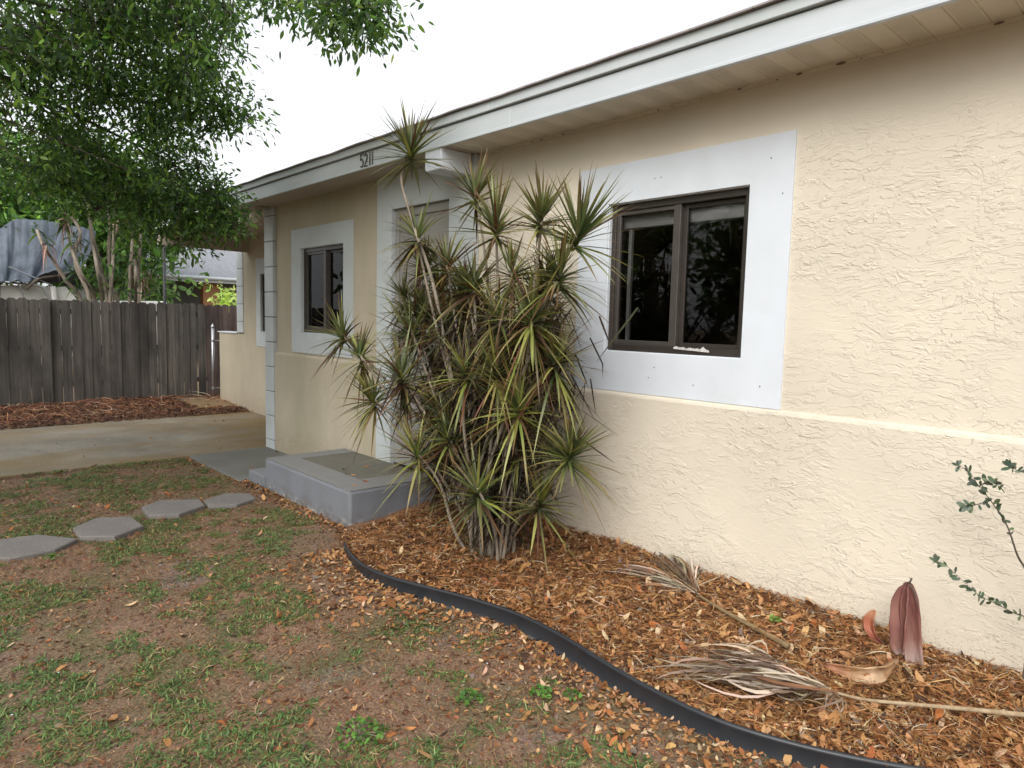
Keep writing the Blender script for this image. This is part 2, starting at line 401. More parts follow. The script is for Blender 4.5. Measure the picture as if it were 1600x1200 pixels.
def bed_z(x, y):
    t = np.clip((y - edge_y(x)) / np.maximum(3.34 - edge_y(x), .2), 0, 1)
    return .065 + .15 * t ** .8 + .012 * np.sin(x * 7 + y * 3) * np.cos(y * 9 - x * 2) - .09 * np.clip((-x - 3.75) / .5, 0, 1)
def strip_z(x, y): return .02 +   .07 * np.clip((-x - 11.1) / 1.6, 0, 1) + .012 * np.sin(y * 3 + x * 2)
def gridmesh(xs, ys, zf):
    X, Y = np.meshgrid(xs, ys, indexing='ij'); Z = zf(X, Y)
    V = np.stack([X, Y, Z], -1).reshape(-1, 3); m = MB(); ny = len(ys)
    F = [(i*ny+j, (i+1)*ny+j, (i+1)*ny+j+1, i*ny+j+1) for i in range(len(xs)-1) for j in range(ny-1)]
    m.add(V, F); return m
xs = np.concatenate([[-250, -120, -60, -30, -20, -14], np.arange(-12, 2.01, .12), [4, 8, 20, 60, 250]])
ys = np.concatenate([[-250, -100, -40, -15, -8, -5], np.arange(-3, 3.31, .12), [6, 12, 30, 80, 250]])
def lz(X, Y):
    w_ = ((X > -13) & (X < 3) & (Y > -4) & (Y < 3.5)); z = np.where(w_, lawn_z(X, Y), 0.0)
    z = np.where(X < -7.6, -.01, z)
    return np.where((X > -7.0) & (Y > 3.0), -.01, z)
structure(gridmesh(xs, ys, lz).build('lawn', M['ground'], smooth=True))
bx_ = np.linspace(-4.5, 2.5, 150)
tt = np.linspace(0, 1, 40); V = []; F = []
for i, x in enumerate(bx_):
    y0 = edge_y(x) + .008
    for t in tt:
        y = y0 + (3.345 - y0) * t; V.append((x, y, float(bed_z(x, y)) + .012 * vn(x, y, 9)))
for i in range(len(bx_) - 1):
    for j in range(len(tt) - 1): F.append((i*40+j, (i+1)*40+j, (i+1)*40+j+1, i*40+j+1))
m = MB(); m.add(V, F); structure(m.build('mulch_bed', M['mulch'], smooth=True))
structure(gridmesh(np.linspace(-13.24, -11.05, 60), np.linspace(-8, 7, 120), lambda X, Y: strip_z(X, Y)).build('mulch_strip', M['mulch'], smooth=True))
m = MB(); m.box(-11.1, -7.93, -9, 4.37, -.1, .022, bev=.008); structure(m.build('driveway', M['drive']))
m = MB(); m.box(-7.925, -6.425, 2.42, 3.33, -.1, .026, bev=.008); structure(m.build('walkway', M['path']))
m = MB(); m.box(-12.95, -11.6, 3.75, 4.3, -.1, .085, bev=.01); structure(m.build('concrete_pad', M['drive']))
m = MB(); m.box(-250, 250, -18, -11, -.05, .01); structure(m.build('street', M['street']))

# ------------------------------------------------------------------ house
YU, YL = 3.365, 3.335          # upper wall face, lower wall face
ZL, ZS, ZF = 1.17, 2.855, 3.06 # ledge, soffit, fascia top
house = thing('house', 'single storey tan stucco house with white window surrounds and a low white eave', 'house', (-4, YU, 0))
def wall_xz(m, x0, x1, z0, z1, y, holes, depth=.12):
    X = sorted({x0, x1, *[h[0] for h in holes], *[h[1] for h in holes]}); Z = sorted({z0, z1, *[h[2] for h in holes], *[h[3] for h in holes]})
    X = [v for v in X if x0 <= v <= x1]; Z = [v for v in Z if z0 <= v <= z1]
    for a, b in zip(X, X[1:]):
        for c, d in zip(Z, Z[1:]):
            if any(h[0] <= a and h[1] >= b and h[2] <= c and h[3] >= d for h in holes): continue
            m.quad((a, y, c), (b, y, c), (b, y, d), (a, y, d))
    for a, b, c, d in holes:
        m.quad((a, y, c), (a, y, d), (a, y + depth, d), (a, y + depth, c)); m.quad((b, y, d), (b, y, c), (b, y + depth, c), (b, y + depth, d))
        m.quad((a, y, d), (b, y, d), (b, y + depth, d), (a, y + depth, d)); m.quad((b, y, c), (a, y, c), (a, y + depth, c), (b, y + depth, c))
WN = (-2.785, -1.838, 1.43, 2.345); WL = (-7.08, -6.14, 1.425, 2.338); WF = (-10.65, -9.7, 1.345, 2.26)
DR = (-5.21, -4.38, .3, 2.56)
XR = 3.0
m = MB(); wall_xz(m, -4.06, XR, ZL + .012, ZS + .02, YU, [WN]); m.quad((XR, YU, 0), (XR, 11, 0), (XR, 11, ZS), (XR, YU, ZS)); m.quad((XR, 11, 0), (-12.5, 11, 0), (-12.5, 11, ZS), (XR, 11, ZS))
m.build('front_wall', M['stucco'], house)
m = MB(); wall_xz(m, -7.73, -4.06, ZL + .012, ZS + .02, YU, [WL, (DR[0], DR[1], ZL + .012, DR[3])])
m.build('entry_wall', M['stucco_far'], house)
def ledge_wall(x0, x1, mat):
    m = MB(); prof = [(YU, ZL + .012), (YU - .008, ZL + .012), (YL + .006, ZL + .002), (YL, ZL - .012), (YL, 0)]
    for (ya, za), (yb, zb) in zip(prof, prof[1:]): m.quad((x0, ya, za), (x0, yb, zb), (x1, yb, zb), (x1, ya, za))
    for x in (x0, x1): m.add([(x, p[0], p[1]) for p in prof] + [(x, YU, 0)], [(0, 1, 2, 3, 4, 5)])
    return m.build('lower_wall', mat, house)
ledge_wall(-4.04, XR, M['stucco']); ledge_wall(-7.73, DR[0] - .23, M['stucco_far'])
# carport walls set back from the front
YB = 4.38
m = MB(); wall_xz(m, -11.36, -7.6, 0, ZS + .02, YB, [WF]); m.quad((-7.72, YU, 0), (-7.72, YB, 0), (-7.72, YB, ZS), (-7.72, YU, ZS))
m.build('carport_wall', M['stucco_far'], house)
m = MB(); m.box(-12.5, -11.361, YB, YB + .16, 0, 1.29); m.build('half_wall', M['stucco_far'], house)
m = MB(); m.box(-12.53, -11.64, YB - .02, YB + .18, 1.29, 1.31); m.build('wall_cap', M['white'], house)
def quoin(x0, x1, y0, y1, z0, z1, step, off):
    g = MB(); g.box(x0 + .012, x1 - .012, y0 + .012, y1 - .002, z0, z1, mi=0)
    b = MB(); z = z0 - off
    while z < z1:
        a, c = max(z, z0), min(z + step - .009, z1)
        if c - a > .02: b.box(x0, x1, y0, y1, a, c, bev=.004)
        z += step
    p = b.build('pilaster', M['white_shaded'], house); g.build('joint', M['groove'], p)
quoin(-7.975, -7.735, YL - .012, YU + .2, 0, ZS, .292, .16)
quoin(-11.64, -11.365, YB - .012, YB + .2, 1.31, ZS - .1, .292, .1)
# white surrounds
def surround(o, h, mat, y, bottom=True):
    x0, x1, z0, z1 = o; a, b, c, d = h; m = MB(); y2 = y + .012
    m.box(x0, a, y, y2, z0, z1); m.box(b, x1, y, y2, z0, z1); m.box(a, b, y, y2, d, z1)
    if bottom: m.box(a, b, y, y2, z0, c)
    # reveal returns lining the opening
    t = .006
    m.box(a, a + t, y2, y + .06, c, d); m.box(b - t, b, y2, y + .06, c, d); m.box(a + t, b - t, y2, y + .06, d - t, d)
    if bottom: m.box(a + t, b - t, y2, y + .06, c, c + t)
    return m.build('window_surround' if bottom else 'door_surround', mat, house)
surround((-3.028, -1.606, ZL + .014, 2.58), WN, M['white'], YU - .012)
surround((-7.31, -5.955, 1.205, 2.55), WL, M['white_shaded'], YU - .012)
surround((-10.82, -9.45, 1.11, 2.5), WF, M['white_shaded'], YB - .012)
m = MB(); y = YU - .016
m.box(-5.455, DR[0], y - .03, y + .012, .02, ZS - .004); m.box(DR[1], -4.062, y - .03, y + .012, .02, ZS - .004); m.box(DR[0], DR[1], y - .03, y + .012, DR[3], ZS - .004)
m.build('door_surround', M['white_shaded'], house)
for u, v in ((1023, 279), (1033, 277), (1205, 247), (1223, 302), (1022, 574), (1187, 604), (1013, 590), (915, 582), (1083, 602)):
    p = at_y(u, v, YU - .0125); m = MB(); m.sphere(p, .0042, 8, None, (1, .5, 1)); m.build('screw', M['screw'], house)
def window(o, y, seed=0, sash=True):
    a, b, c, d = o; f = .045; yf = y + .022; t = .006; a += t; b -= t; c += t; d -= t
    fr = MB(); fr.box(a, a + f*.7, yf, yf + .07, c, d, bev=.003); fr.box(b - f*.7, b, yf, yf + .07, c, d, bev=.003)
    fr.box(a + f*.7, b - f*.7, yf + .001, yf + .07, d - f*.9, d, bev=.003); fr.box(a + f*.7, b - f*.7, yf + .001, yf + .07, c, c + f*.9, bev=.003)
    w_ = fr.build('window', M['bronze'], house)
    mid = (a + b) / 2 + .02
    s1 = MB(); y1 = yf + .02          # outer sash on the left, its stile at the middle
    L = a + f * .7; Rr = b - f * .7; B = c + f * .9; T = d - f * .9
    s1.box(mid - .035, mid + .012, yf + .004, y1 + .018, B, T, bev=.002); s1.box(L, L + .028, yf + .012, y1 + .018, B, T, bev=.002)
    s1.box(L + .028, mid - .035, yf + .012, y1 + .018, B, B + .028, bev=.002); s1.box(L + .028, mid - .035, yf + .012, y1 + .018, T - .025, T, bev=.002)
    s1.build('sash', M['bronze2'], w_)
    s2 = MB(); s2.box(mid + .012, mid + .04, yf + .035, yf + .06, B, T, bev=.002); s2.box(Rr - .026, Rr, yf + .035, yf + .06, B, T, bev=.002)
    s2.box(mid + .04, Rr - .026, yf + .035, yf + .06, B, B + .026, bev=.002); s2.box(mid + .04, Rr - .026, yf + .035, yf + .06, T - .026, T, bev=.002)
    s2.build('sash', M['bronze'], w_)
    g = MB(); yy = yf + .03; g.box(L + .028, mid - .035, yy, yy + .004, B + .028, T - .025); yy = yf + .048; g.box(mid + .04, Rr - .026, yy, yy + .004, B + .026, T - .026)
    g.build('glass_pane', M['glass'], w_)
    bl = MB(); bl.box(L, mid, yf + .072, yf + .14, T - .10, T + .02, bev=.004); bl.box(mid + .01, Rr, yf + .072, yf + .14, T - .10, T + .02, bev=.004)
    bl.box(L + .035, L + .06, yf + .09, yf + .11, B, T - .085)
    bl.build('blind_rail', M['blind'], w_)
    wd = MB(); wd.box(Rr - .045, Rr - .038, yf + .09, yf + .097, B + .28, T - .07); wd.build('blind_wand', M['blind'], w_)
    rm = MB(); rm.box(a - .6, b + .6, yf + .24, yf + 2.2, c - .6, d + .3)
    V = rm.v[0]; rm = MB()
    x0, x1, y0, y1_, z0, z1 = a - .5, b + .5, yf + .1, yf + 2.2, c - .7, d + .3
    Vb = [(x0,y0,z0),(x1,y0,z0),(x1,y1_,z0),(x0,y1_,z0),(x0,y0,z1),(x1,y0,z1),(x1,y1_,z1),(x0,y1_,z1)]
    rm.add(Vb, [(0,1,2,3),(4,7,6,5),(1,5,6,2),(2,6,7,3),(3,7,4,0)])
    # front of the room either side of the opening
    for q in ((x0, a, z0, z1), (b, x1, z0, z1), (a, b, d, z1), (a, b, z0, c)): rm.quad((q[0], y0 + .001, q[2]), (q[1], y0 + .001, q[2]), (q[1], y0 + .001, q[3]), (q[0], y0 + .001, q[3]))
    rm.build('room', M['room'], w_)
    return w_
wn = window(WN, YU); window(WL, YU); window(WF, YB)
# torn tape on the near window's lower track
m = MB(); a0 = at_y(1052, 545, YU - .002); b0 = at_y(1108, 551, YU - .002)
L = []
for i in range(14):
    t = i / 13; L.append(((a0.lerp(b0, t)), .008 + .016 * abs(math.sin(i * 1.9)) * (1.6 if 9 < i < 12 else .6)))
for (p, h1), (q, h2) in zip(L, L[1:]):
    o1 = Vector((0, -.006 * math.sin(p.x * 300), 0)); m.quad(p, q, q + Vector((0, -.004, h2)), p + Vector((0, -.004, h1)) + o1)
m.build('torn_tape', M['blind'], wn)
# door
m = MB(); m.box(DR[0] + .004, DR[1] - .004, YU + .006, YU + .03, .3, DR[3] - .004)
dr = m.build('door', M['door'], house)
m = MB(); fx0, fx1, fz0, fz1 = DR[0] + .004, DR[1] - .004, .3, DR[3] - .004; yy = YU - .01
m.box(fx0, fx0 + .055, yy, YU + .006, fz0, fz1, bev=.003); m.box(fx1 - .055, fx1, yy, YU + .006, fz0, fz1, bev=.003)
m.box(fx0 + .055, fx1 - .055, yy, YU + .006, fz1 - .07, fz1, bev=.003); m.box(fx0 + .055, fx1 - .055, yy, YU + .006, fz0, fz0 + .3, bev=.003); m.box(fx0 + .055, fx1 - .055, yy, YU + .006, 1.25, 1.33, bev=.003)
m.build('door_frame', M['door'], dr)
m = MB(); m.box(fx1 - .045, fx1 - .03, yy - .035, yy, 1.22, 1.25); m.tube([(fx1 - .037, yy - .035, 1.17), (fx1 - .037, yy - .035, 1.30)], .008, 8); m.build('handle', M['steel'], dr)
# soffit: grooved vinyl panels to the right, plain board to the left
YFc = 3.02
m = MB(); x = -4.02; k = 0
while x < XR + .3:
    x1 = x + .0945
    m.quad((x, YFc + .01, ZS), (x, YU, ZS), (x1, YU, ZS), (x1, YFc + .01, ZS)); m.quad((x1, YFc + .01, ZS), (x1, YU, ZS), (x1 + .003, YU, ZS + .005), (x1 + .003, YFc + .01, ZS + .005))
    m.quad((x1 + .003, YFc + .01, ZS + .005), (x1 + .003, YU, ZS + .005), (x1 + .009, YU, ZS), (x1 + .009, YFc + .01, ZS))
    if k % 2 == 0:      # perforated strips
        for i in range(9):
            for j in range(20):
                cx, cy = x + .012 + i * .009, YFc + .03 + j * .0155; r = .0017
                m.quad((cx - r, cy - r, ZS - .0006), (cx - r, cy + r, ZS - .0006), (cx + r, cy + r, ZS - .0006), (cx + r, cy - r, ZS - .0006), mi=1)
    x += .1035; k += 1
for i in range(60):
    x = -4.0 + i * .1035 + .1; m.sphere((x + random.uniform(-.02, .02), YU - .014, ZS - .010), .0015 + .007 * random.random() ** 2, 6, None, (random.uniform(1, 3.5), .6, .8))
m.mi[-60*18:] = [1] * (60*18)
m.build('vented_soffit', [M['soffit'], M['groove']], house)
m = MB(); m.box(-11.2, -4.03, YFc + .012, YU + .6, ZS + .001, ZS + .02); m.box(-11.2, -7.7, YU + .6, YB + .3, ZS + .001, ZS + .02)
m.box(-11.2, -7.6, YB - .3, 8, ZS + .0215, ZS + .04)
m.build('board_soffit', M['soffit_old'], house)
m = MB(); m.box(-4.0, XR + .3, YU - .012, YU, ZS - .016, ZS); mm = m.build('soffit_trim', M['soffit'], house)
# fascia in two steps with a gap shadow, a few overlapping lengths
FX0 = -11.25
m = MB()
for i, (a, b) in enumerate(((FX0, -8.2), (-8.2, -3.35), (-3.35, .2), (.2, XR + .35))):
    o = .002 * (i % 2)
    m.box(a, b - .0005, YFc - o, YFc + .012, ZS - .004 - (.006 if i == 2 else 0), 2.982, bev=.002)
    m.box(a, b - .0005, YFc - .0045 - o, YFc + .012, ZS - .006, ZS + .012, bev=.002)
m.build('fascia', M['fascia'], house)
m = MB(); prev = None
for a, b in ((FX0, -7.1), (-7.1, -3.55), (-3.55, -.6), (-.6, XR + .35)):
    m.box(a, b - .001, YFc - .022, YFc + .03, 2.99 + .002 * random.random(), 3.05, bev=.003)
m.build('drip_edge', M['fascia'], house)
m = MB(); V = []; F = []
n = 160
for i in range(n + 1):
    x = FX0 - .02 + (XR + .4 - FX0) * i / n; wv = .008 * vn(x, 0, 2.2) + .003 * vn(x, 3, 14)
    V += [(x, YFc - .045, 3.052 + wv), (x, YFc - .045, 3.061 + wv), (x, 8, 4.35), (x, 12.5, 3.08), (x, 12.5, 3.05)]
for i in range(n):
    for j in range(4): F.append((i*5+j, i*5+j+1, (i+1)*5+j+1, (i+1)*5+j))
    F.append((i*5+4, i*5, (i+1)*5, (i+1)*5+4))
F.append((0,1,2,3,4)); F.append(tuple(n*5+j for j in (4,3,2,1,0)))
m.add(V, F); m.build('roof', M['shingle'], house)
m = MB(); m.box(-11.2, -11.1, YFc + .02, 8, 2.62, ZS + .001); m.box(-11.255, -11.2, YFc - .0, 8, ZS - .03, 3.05); m.build('carport_beam', M['soffit_old'], house)
m = MB(); m.box(-4.30, -4.10, 3.0 + .025, 3.31, 2.70, ZS - .001, bev=.004); m.build('eave_box', M['white'], house)
m = MB(); 
for x, z0 in ((-7.83, 2.71), (-8.05, 2.68)):
    pass
p = MB(); p.box(-7.93, -7.80, 3.2, 3.31, ZS - .03, ZS, bev=.004); p.tube([(-7.86, 3.25, ZS - .03), (-7.86, 3.22, ZS - .08)], .014, 8); p.tube([(-7.9, 3.25, ZS - .03), (-8.10, 3.2, ZS - .10)], .014, 8)
fl = p.build('floodlight', M['soffit_old'], house)
for (x, y_, z_) in ((-7.845, 3.19, ZS - .105), (-8.13, 3.17, ZS - .145)):
    q = MB(); q.tube([(x + .012, y_ + .04, z_ + .03), (x, y_, z_), (x - .01, y_ - .045, z_ - .035)], [.026, .058, .064], 14); q.sphere((x - .01, y_ - .045, z_ - .035), .058, 12)
    q.build('lamp', M['lampglass'], fl, smooth=True)
# house number 5211 on the fascia
def glyphs(text, x0, z0, h, y, mat, parent):
    G = {'5': [[(.85, 1), (.12, 1), (.08, .56), (.4, .64), (.75, .56), (.88, .32), (.75, .08), (.4, 0), (.05, .1)]],
         '2': [[(.08, .8), (.25, .97), (.55, 1), (.82, .85), (.8, .62), (.5, .35), (.05, 0), (.92, 0)]],
         '1': [[(.35, 1), (.35, 0)]]}
    x = x0; m = MB(); wd = h * .5
    for ch in text:
        for st in G[ch]:
            pts = [(x + px * wd, y, z0 + pz * h) for px, pz in st]; m.tube(pts, h * .06, 6)
        x += h * (.40 if ch == '1' else .64)
    return m.build('house_number', mat, parent)
glyphs('5211', -5.225, 2.868, .105, YFc - .007, M['number'], house)

# ------------------------------------------------------------------ stoop
st = thing('stoop', 'grey painted concrete stoop with one lower step in front of the entry door', 'step', (-5.27, 2.9, 0))
def soften(m, name, mat, par, bev=.012):
    o = m.build(name, mat, par); b = o.modifiers.new('b', 'BEVEL'); b.width = bev; b.segments = 2; return o
m = MB(); m.box(-6.05, -4.49, 2.51, 3.318, -.05, .292); soften(m, 'base', M['stoop_side'], st, .02)
m = MB(); m.box(-6.04, -5.84, 2.52, 3.318, .293, .3); m.box(-4.78, -4.5, 2.52, 3.318, .293, .3); m.box(-5.84, -4.78, 2.52, 2.765, .293, .3); m.build('top_rim', M['stoop_rim'], st)
m = MB(); m.box(-5.838, -4.782, 2.767, 3.318, .293, .2965); m.build('top_panel', M['stoop_top'], st)
m = MB(); m.box(-6.42, -6.052, 2.50, 3.318, -.05, .125); soften(m, 'lower_step', M['stoop'], st)

# ------------------------------------------------------------------ stepping stones
PV = [((-5.67, -5.62, -5.36, -5.20, -5.17, -5.42, -5.60), (.42, .72, .905, .75, .50, .36, .30), 'grey stepping stone farthest from the stoop, cut by the left edge of the photo'),
      ((-5.66, -5.83, -5.71, -5.41, -5.26, -5.40), (.93, 1.11, 1.32, 1.33, 1.11, .925), 'six sided grey stepping stone, second from the left edge of the photo'),
      ((-5.96, -6.08, -5.92, -5.70, -5.56, -5.68), (1.455, 1.62, 1.89, 1.86, 1.62, 1.43), 'grey stepping stone third from the left, touching the smallest looking stone'),
      ((-5.86, -5.99, -5.86, -5.66, -5.56, -5.68), (1.905, 2.12, 2.29, 2.27, 2.07, 1.88), 'grey stepping stone nearest the stoop and its lower step')]
for xs_, ys_, lab in PV:
    m = MB(); n = len(xs_); cx, cy = sum(xs_)/n, sum(ys_)/n; V = [(x, y, -.02) for x, y in zip(xs_, ys_)] + [(x, y, .034) for x, y in zip(xs_, ys_)] + [(cx+(x-cx)*.97, cy+(y-cy)*.97, .041) for x, y in zip(xs_, ys_)]
    F = [tuple(range(2*n, 3*n))]
    for k in (0, n):
        for i in range(n): F.append((k+i, k+(i+1)%n, k+n+(i+1)%n, k+n+i))
    m.add(V, F); o = m.build('stepping_stone', M['paver'], loc=(cx, cy, 0)); tag(o, lab, 'paving stone', 'stepping stones across the lawn')

# ------------------------------------------------------------------ plastic lawn edging
m = MB(); prof = [(-.034, -.04), (-.034, -.004), (-.030, .002), (-.012, .010), (-.006, .022), (-.005, .080), (-.009, .086), (-.010, .094), (-.005, .101), (.005, .101), (.010, .094), (.009, .086), (.005, .080), (.003, -.04)]
V = []; F = []; k = len(prof)
for i, p in enumerate(EP):
    d = (EP[min(i+1, len(EP)-1)] - EP[max(i-1, 0)]).normalized(); nrm = Vector((-d.y, d.x, 0))
    dip = -.035 * max(0, 1 - i / 9); wob = .002 * math.sin(p.x * 2)
    lean = .006 * math.sin(p.x * 1.2)
    for a, b in prof: V.append((p.x + nrm.x * (a - lean * b / .1), p.y + nrm.y * (a - lean * b / .1), b + dip + wob + .012))
for i in range(len(EP) - 1):
    for j in range(k): F.append((i*k+j, i*k+(j+1)%k, (i+1)*k+(j+1)%k, (i+1)*k+j))
F.append(tuple(range(k)))
m.add(V, F); o = m.build('lawn_edging', M['edging'], smooth=True, loc=(-2.5, 2.3, 0)); tag(o, 'curved black plastic lawn edging between the grass and the mulch bed', 'edging')

# ------------------------------------------------------------------ litter and grass
def pal(n, cols, wts, jit=.12):
    cols = np.array(cols) * 1.14; i = rng.choice(len(cols), n, p=np.array(wts) / sum(wts)); c = cols[i]
    return c * (1 + rng.normal(0, jit, (n, 1))) * (1 + rng.normal(0, jit * .4, (n, 3)))
OR = [srgb(150, 108, 68), srgb(168, 128, 88), srgb(128, 86, 52), srgb(180, 154, 124), srgb(96, 64, 43), srgb(64, 47, 37), srgb(150, 94, 56), srgb(112, 101, 92)]
OW = [4, 3.5, 3, 1.6, 2.2, 1.3, 1, .6]
def leaves(lb, P, length, wratio, cols, tilt=.45, lift=.0, zf=None):
    n = len(P); yaw = rng.uniform(0, 2*math.pi, n); pit = rng.normal(0, tilt, n); rol = rng.normal(0, tilt, n)
    d = np.stack([np.cos(yaw)*np.cos(pit), np.sin(yaw)*np.cos(pit), np.sin(pit)], 1)
    s_ = np.stack([-np.sin(yaw)*np.cos(rol), np.cos(yaw)*np.cos(rol), np.sin(rol)], 1); nn = np.cross(d, s_)
    L = length[:, None]; W = (length * wratio)
    curl = rng.normal(.0, .22, n)[:, None] * L
    pts = np.stack([P - d*L*.5 + nn*curl*.6, P - d*L*.18, P + d*L*.18, P + d*L*.5 + nn*curl*.8], 1)
    pts[:, :, 2] += lift + np.abs(np.sin(pit))[:, None] * L * .35
    ww = np.stack([W*.18, W*.5, W*.46, W*.05], 1)
    lb.strips(pts, ww, s_, cols)
def strands(lb, P, length, width, cols, arch=.25, tilt=.12, lift=.004):
    n = len(P); yaw = rng.uniform(0, 2*math.pi, n); pit = rng.normal(0, tilt, n); bend = rng.normal(0, .35, n)
    t = np.linspace(-.5, .5, 5)
    ang = yaw[:, None] + bend[:, None] * t[None] * 2
    pts = P[:, None, :] + np.stack([np.cos(ang) * t * length[:, None], np.sin(ang) * t * length[:, None], np.sin(pit)[:, None] * t * length[:, None] + (arch * (.25 - t**2) * length[:, None] * rng.uniform(0, 1, n)[:, None])], 2)
    pts[:, :, 2] += lift + np.abs(np.sin(pit) * length)[:, None] * .4
    s_ = np.stack([-np.sin(yaw), np.cos(yaw), rng.normal(0, .5, n)], 1); s_ = unit(s_)
    W = width[:, None] * np.array([.5, .9, 1, .8, .2])[None] * .5
    lb.strips(pts, W, s_, cols)
# mulch bed litter
def bed_points(n, x0=-4.35, x1=1.2, mg=.022):
    x = rng.uniform(x0, x1, n); y = edge_y(x) + mg + (3.33 - edge_y(x) - mg) * rng.uniform(0, 1, n)
    keep = ~((x < -4.44)); x, y = x[keep], y[keep]
    return np.stack([x, y, bed_z(x, y)], 1)
lb = LB()
P = bed_points(48000); P[:, 2] += rng.uniform(-.002, .022, len(P))
L_ = rng.gamma(4, .0058, len(P)); dark = np.clip((-P[:, 0] - 2.7) / .7, 0, 1)[:, None]
c = pal(len(P), OR, OW); dk = pal(len(P), OR[2:6] , [3, .6, 3, 2]); pick = rng.random((len(P), 1)) < dark * .7; c = np.where(pick, dk, c)
leaves(lb, P, L_, rng.uniform(.34, .62, len(P)), c, .42)
P = bed_points(27000, mg=.05); P[:, 2] += .012 + rng.uniform(0, .014, len(P))
strands(lb, P, rng.gamma(3, .022, len(P)), rng.uniform(.0014, .0045, len(P)), pal(len(P), [srgb(178, 142, 100), srgb(150, 106, 64), srgb(122, 80, 46), srgb(190, 174, 150), srgb(92, 60, 40)], [2.2, 4, 4, .7, 3]))
P = bed_points(500, -3.6, .6); P[:, 2] += .02
leaves(lb, P, rng.uniform(.045, .085, len(P)), rng.uniform(.3, .45, len(P)), pal(len(P), [OR[0], OR[1], OR[6], OR[3]], [3, 3, 1, 2]), .4)
tag(lb.build('leaf_litter', M['litter']), 'orange brown dead leaves and straw covering the mulch bed', 'leaf litter', kind='stuff')
# lawn litter
def lawn_points(n, x0=-8.0, x1=.3, y0=-1.2, dens=None):
    x = rng.uniform(x0, x1, n); y = y0 + (2.5 - y0) * rng.uniform(0, 1, n)
    lim = np.where(x < -4.06, 2.48, edge_y(x) - .012); k = y < lim
    k &= ~((x < -6.4) & (y > 2.40)); k &= ~((x < -7.92))
    if dens is not None: k &= rng.random(n) < dens(x, y)
    return np.stack([x[k], y[k], lawn_z(x[k], y[k])], 1)
def on_stone(P):
    r = np.zeros(len(P), bool)
    for xs_, ys_, _ in PV:
        cx, cy = np.mean(xs_), np.mean(ys_); a = np.array(xs_); b = np.array(ys_); n = len(a); ins = np.ones(len(P), bool); sgn = None
        for i in range(n):
            j = (i+1) % n; cr = (a[j]-a[i])*(P[:,1]-b[i]) - (b[j]-b[i])*(P[:,0]-a[i]); c0 = (a[j]-a[i])*(cy-b[i]) - (b[j]-b[i])*(cx-a[i]); ins &= (cr * np.sign(c0) > 0)
        r |= ins
    return r
def ed(x, y): return np.clip(1 - (edge_y(np.maximum(x, -4.0)) - y) / 0.75, 0.0, 1) ** 1.5 * np.where(x < -4.1, np.exp(-((2.5 - y) / .12) ** 2) + .0, 1)
lb = LB()
P = lawn_points(150000, dens=lambda x, y: .95 * ed(x, y) ** 1.5); P = P[~on_stone(P)]; P[:, 2] += rng.uniform(0, .016, len(P))
leaves(lb, P, rng.gamma(4, .0058, len(P)), rng.uniform(.34, .6, len(P)), pal(len(P), OR, OW), .32)
P = lawn_points(9000, dens=lambda x, y: .28 + 0 * x); P = P[~on_stone(P)]; P[:, 2] += .004
leaves(lb, P, rng.gamma(4, .0058, len(P)), rng.uniform(.3, .6, len(P)), pal(len(P), OR, [3, 1.5, 4, .5, 4, 2, 1.0, 1.0]), .3)
P = lawn_points(60000, dens=lambda x, y: .75 + 0 * x); P = P[~on_stone(P)]; P[:, 2] += rng.uniform(0, .006, len(P))
leaves(lb, P, rng.gamma(4, .0032, len(P)), rng.uniform(.25, .7, len(P)), pal(len(P), [srgb(112, 72, 52), srgb(88, 56, 42), srgb(134, 94, 68), srgb(156, 124, 98), srgb(70, 46, 36), srgb(120, 104, 92)], [4, 4, 3, 1.2, 3, 1]), .3)
P = lawn_points(130); P = P[~on_stone(P)]; P[:, 2] += .008
leaves(lb, P, rng.uniform(.04, .075, len(P)), rng.uniform(.35, .55, len(P)), pal(len(P), [OR[0], OR[1], OR[6], OR[3], OR[2]], [2, 2, 2, 1, 2]), .35)
# driveway, walkway, stoop strays
for (x0, x1, y0, y1, z, n) in ((-11, -8, -2, 4.2, .026, 60), (-7.9, -6.5, 2.5, 3.3, .03, 5), (-5.9, -4.6, 2.6, 3.3, .303, 14)):
    P = np.stack([rng.uniform(x0, x1, n), rng.uniform(y0, y1, n), np.full(n, z)], 1)
    leaves(lb, P, rng.uniform(.02, .06, n), rng.uniform(.25, .5, n), pal(n, OR, OW), .2)
P = np.stack([rng.uniform(-13.15, -11.0, 22000), rng.uniform(-2.5, 4.9, 22000), np.zeros(22000)], 1)
P[:, 2] = strip_z(P[:, 0], P[:, 1]) + rng.uniform(0, .03, len(P)); k = ~((P[:, 0] > -12.95) & (P[:, 0] < -11.6) & (P[:, 1] > 3.75) & (rng.random(len(P)) > .1)); P = P[k]
leaves(lb, P, rng.gamma(4, .010, len(P)), rng.uniform(.2, .5, len(P)), pal(len(P), [srgb(86, 56, 44), srgb(66, 43, 36), srgb(112, 84, 66), srgb(50, 35, 31), srgb(140, 118, 96)], [4, 4, 1.6, 3, .5]), .22)
P = np.stack([rng.uniform(-13.0, -11.3, 900), rng.uniform(-1, 4.4, 900), np.zeros(900)], 1); P[:, 2] = strip_z(P[:, 0], P[:, 1]) + .03
strands(lb, P, rng.gamma(3, .08, 900), rng.uniform(.003, .009, 900), pal(900, [srgb(176, 132, 98), srgb(140, 84, 58), srgb(200, 176, 150)], [3, 3, 1]))
tag(lb.build('scattered_leaves', M['litter']), 'scattered dead leaves on the lawn, driveway and fence strip', 'leaf litter', kind='stuff')
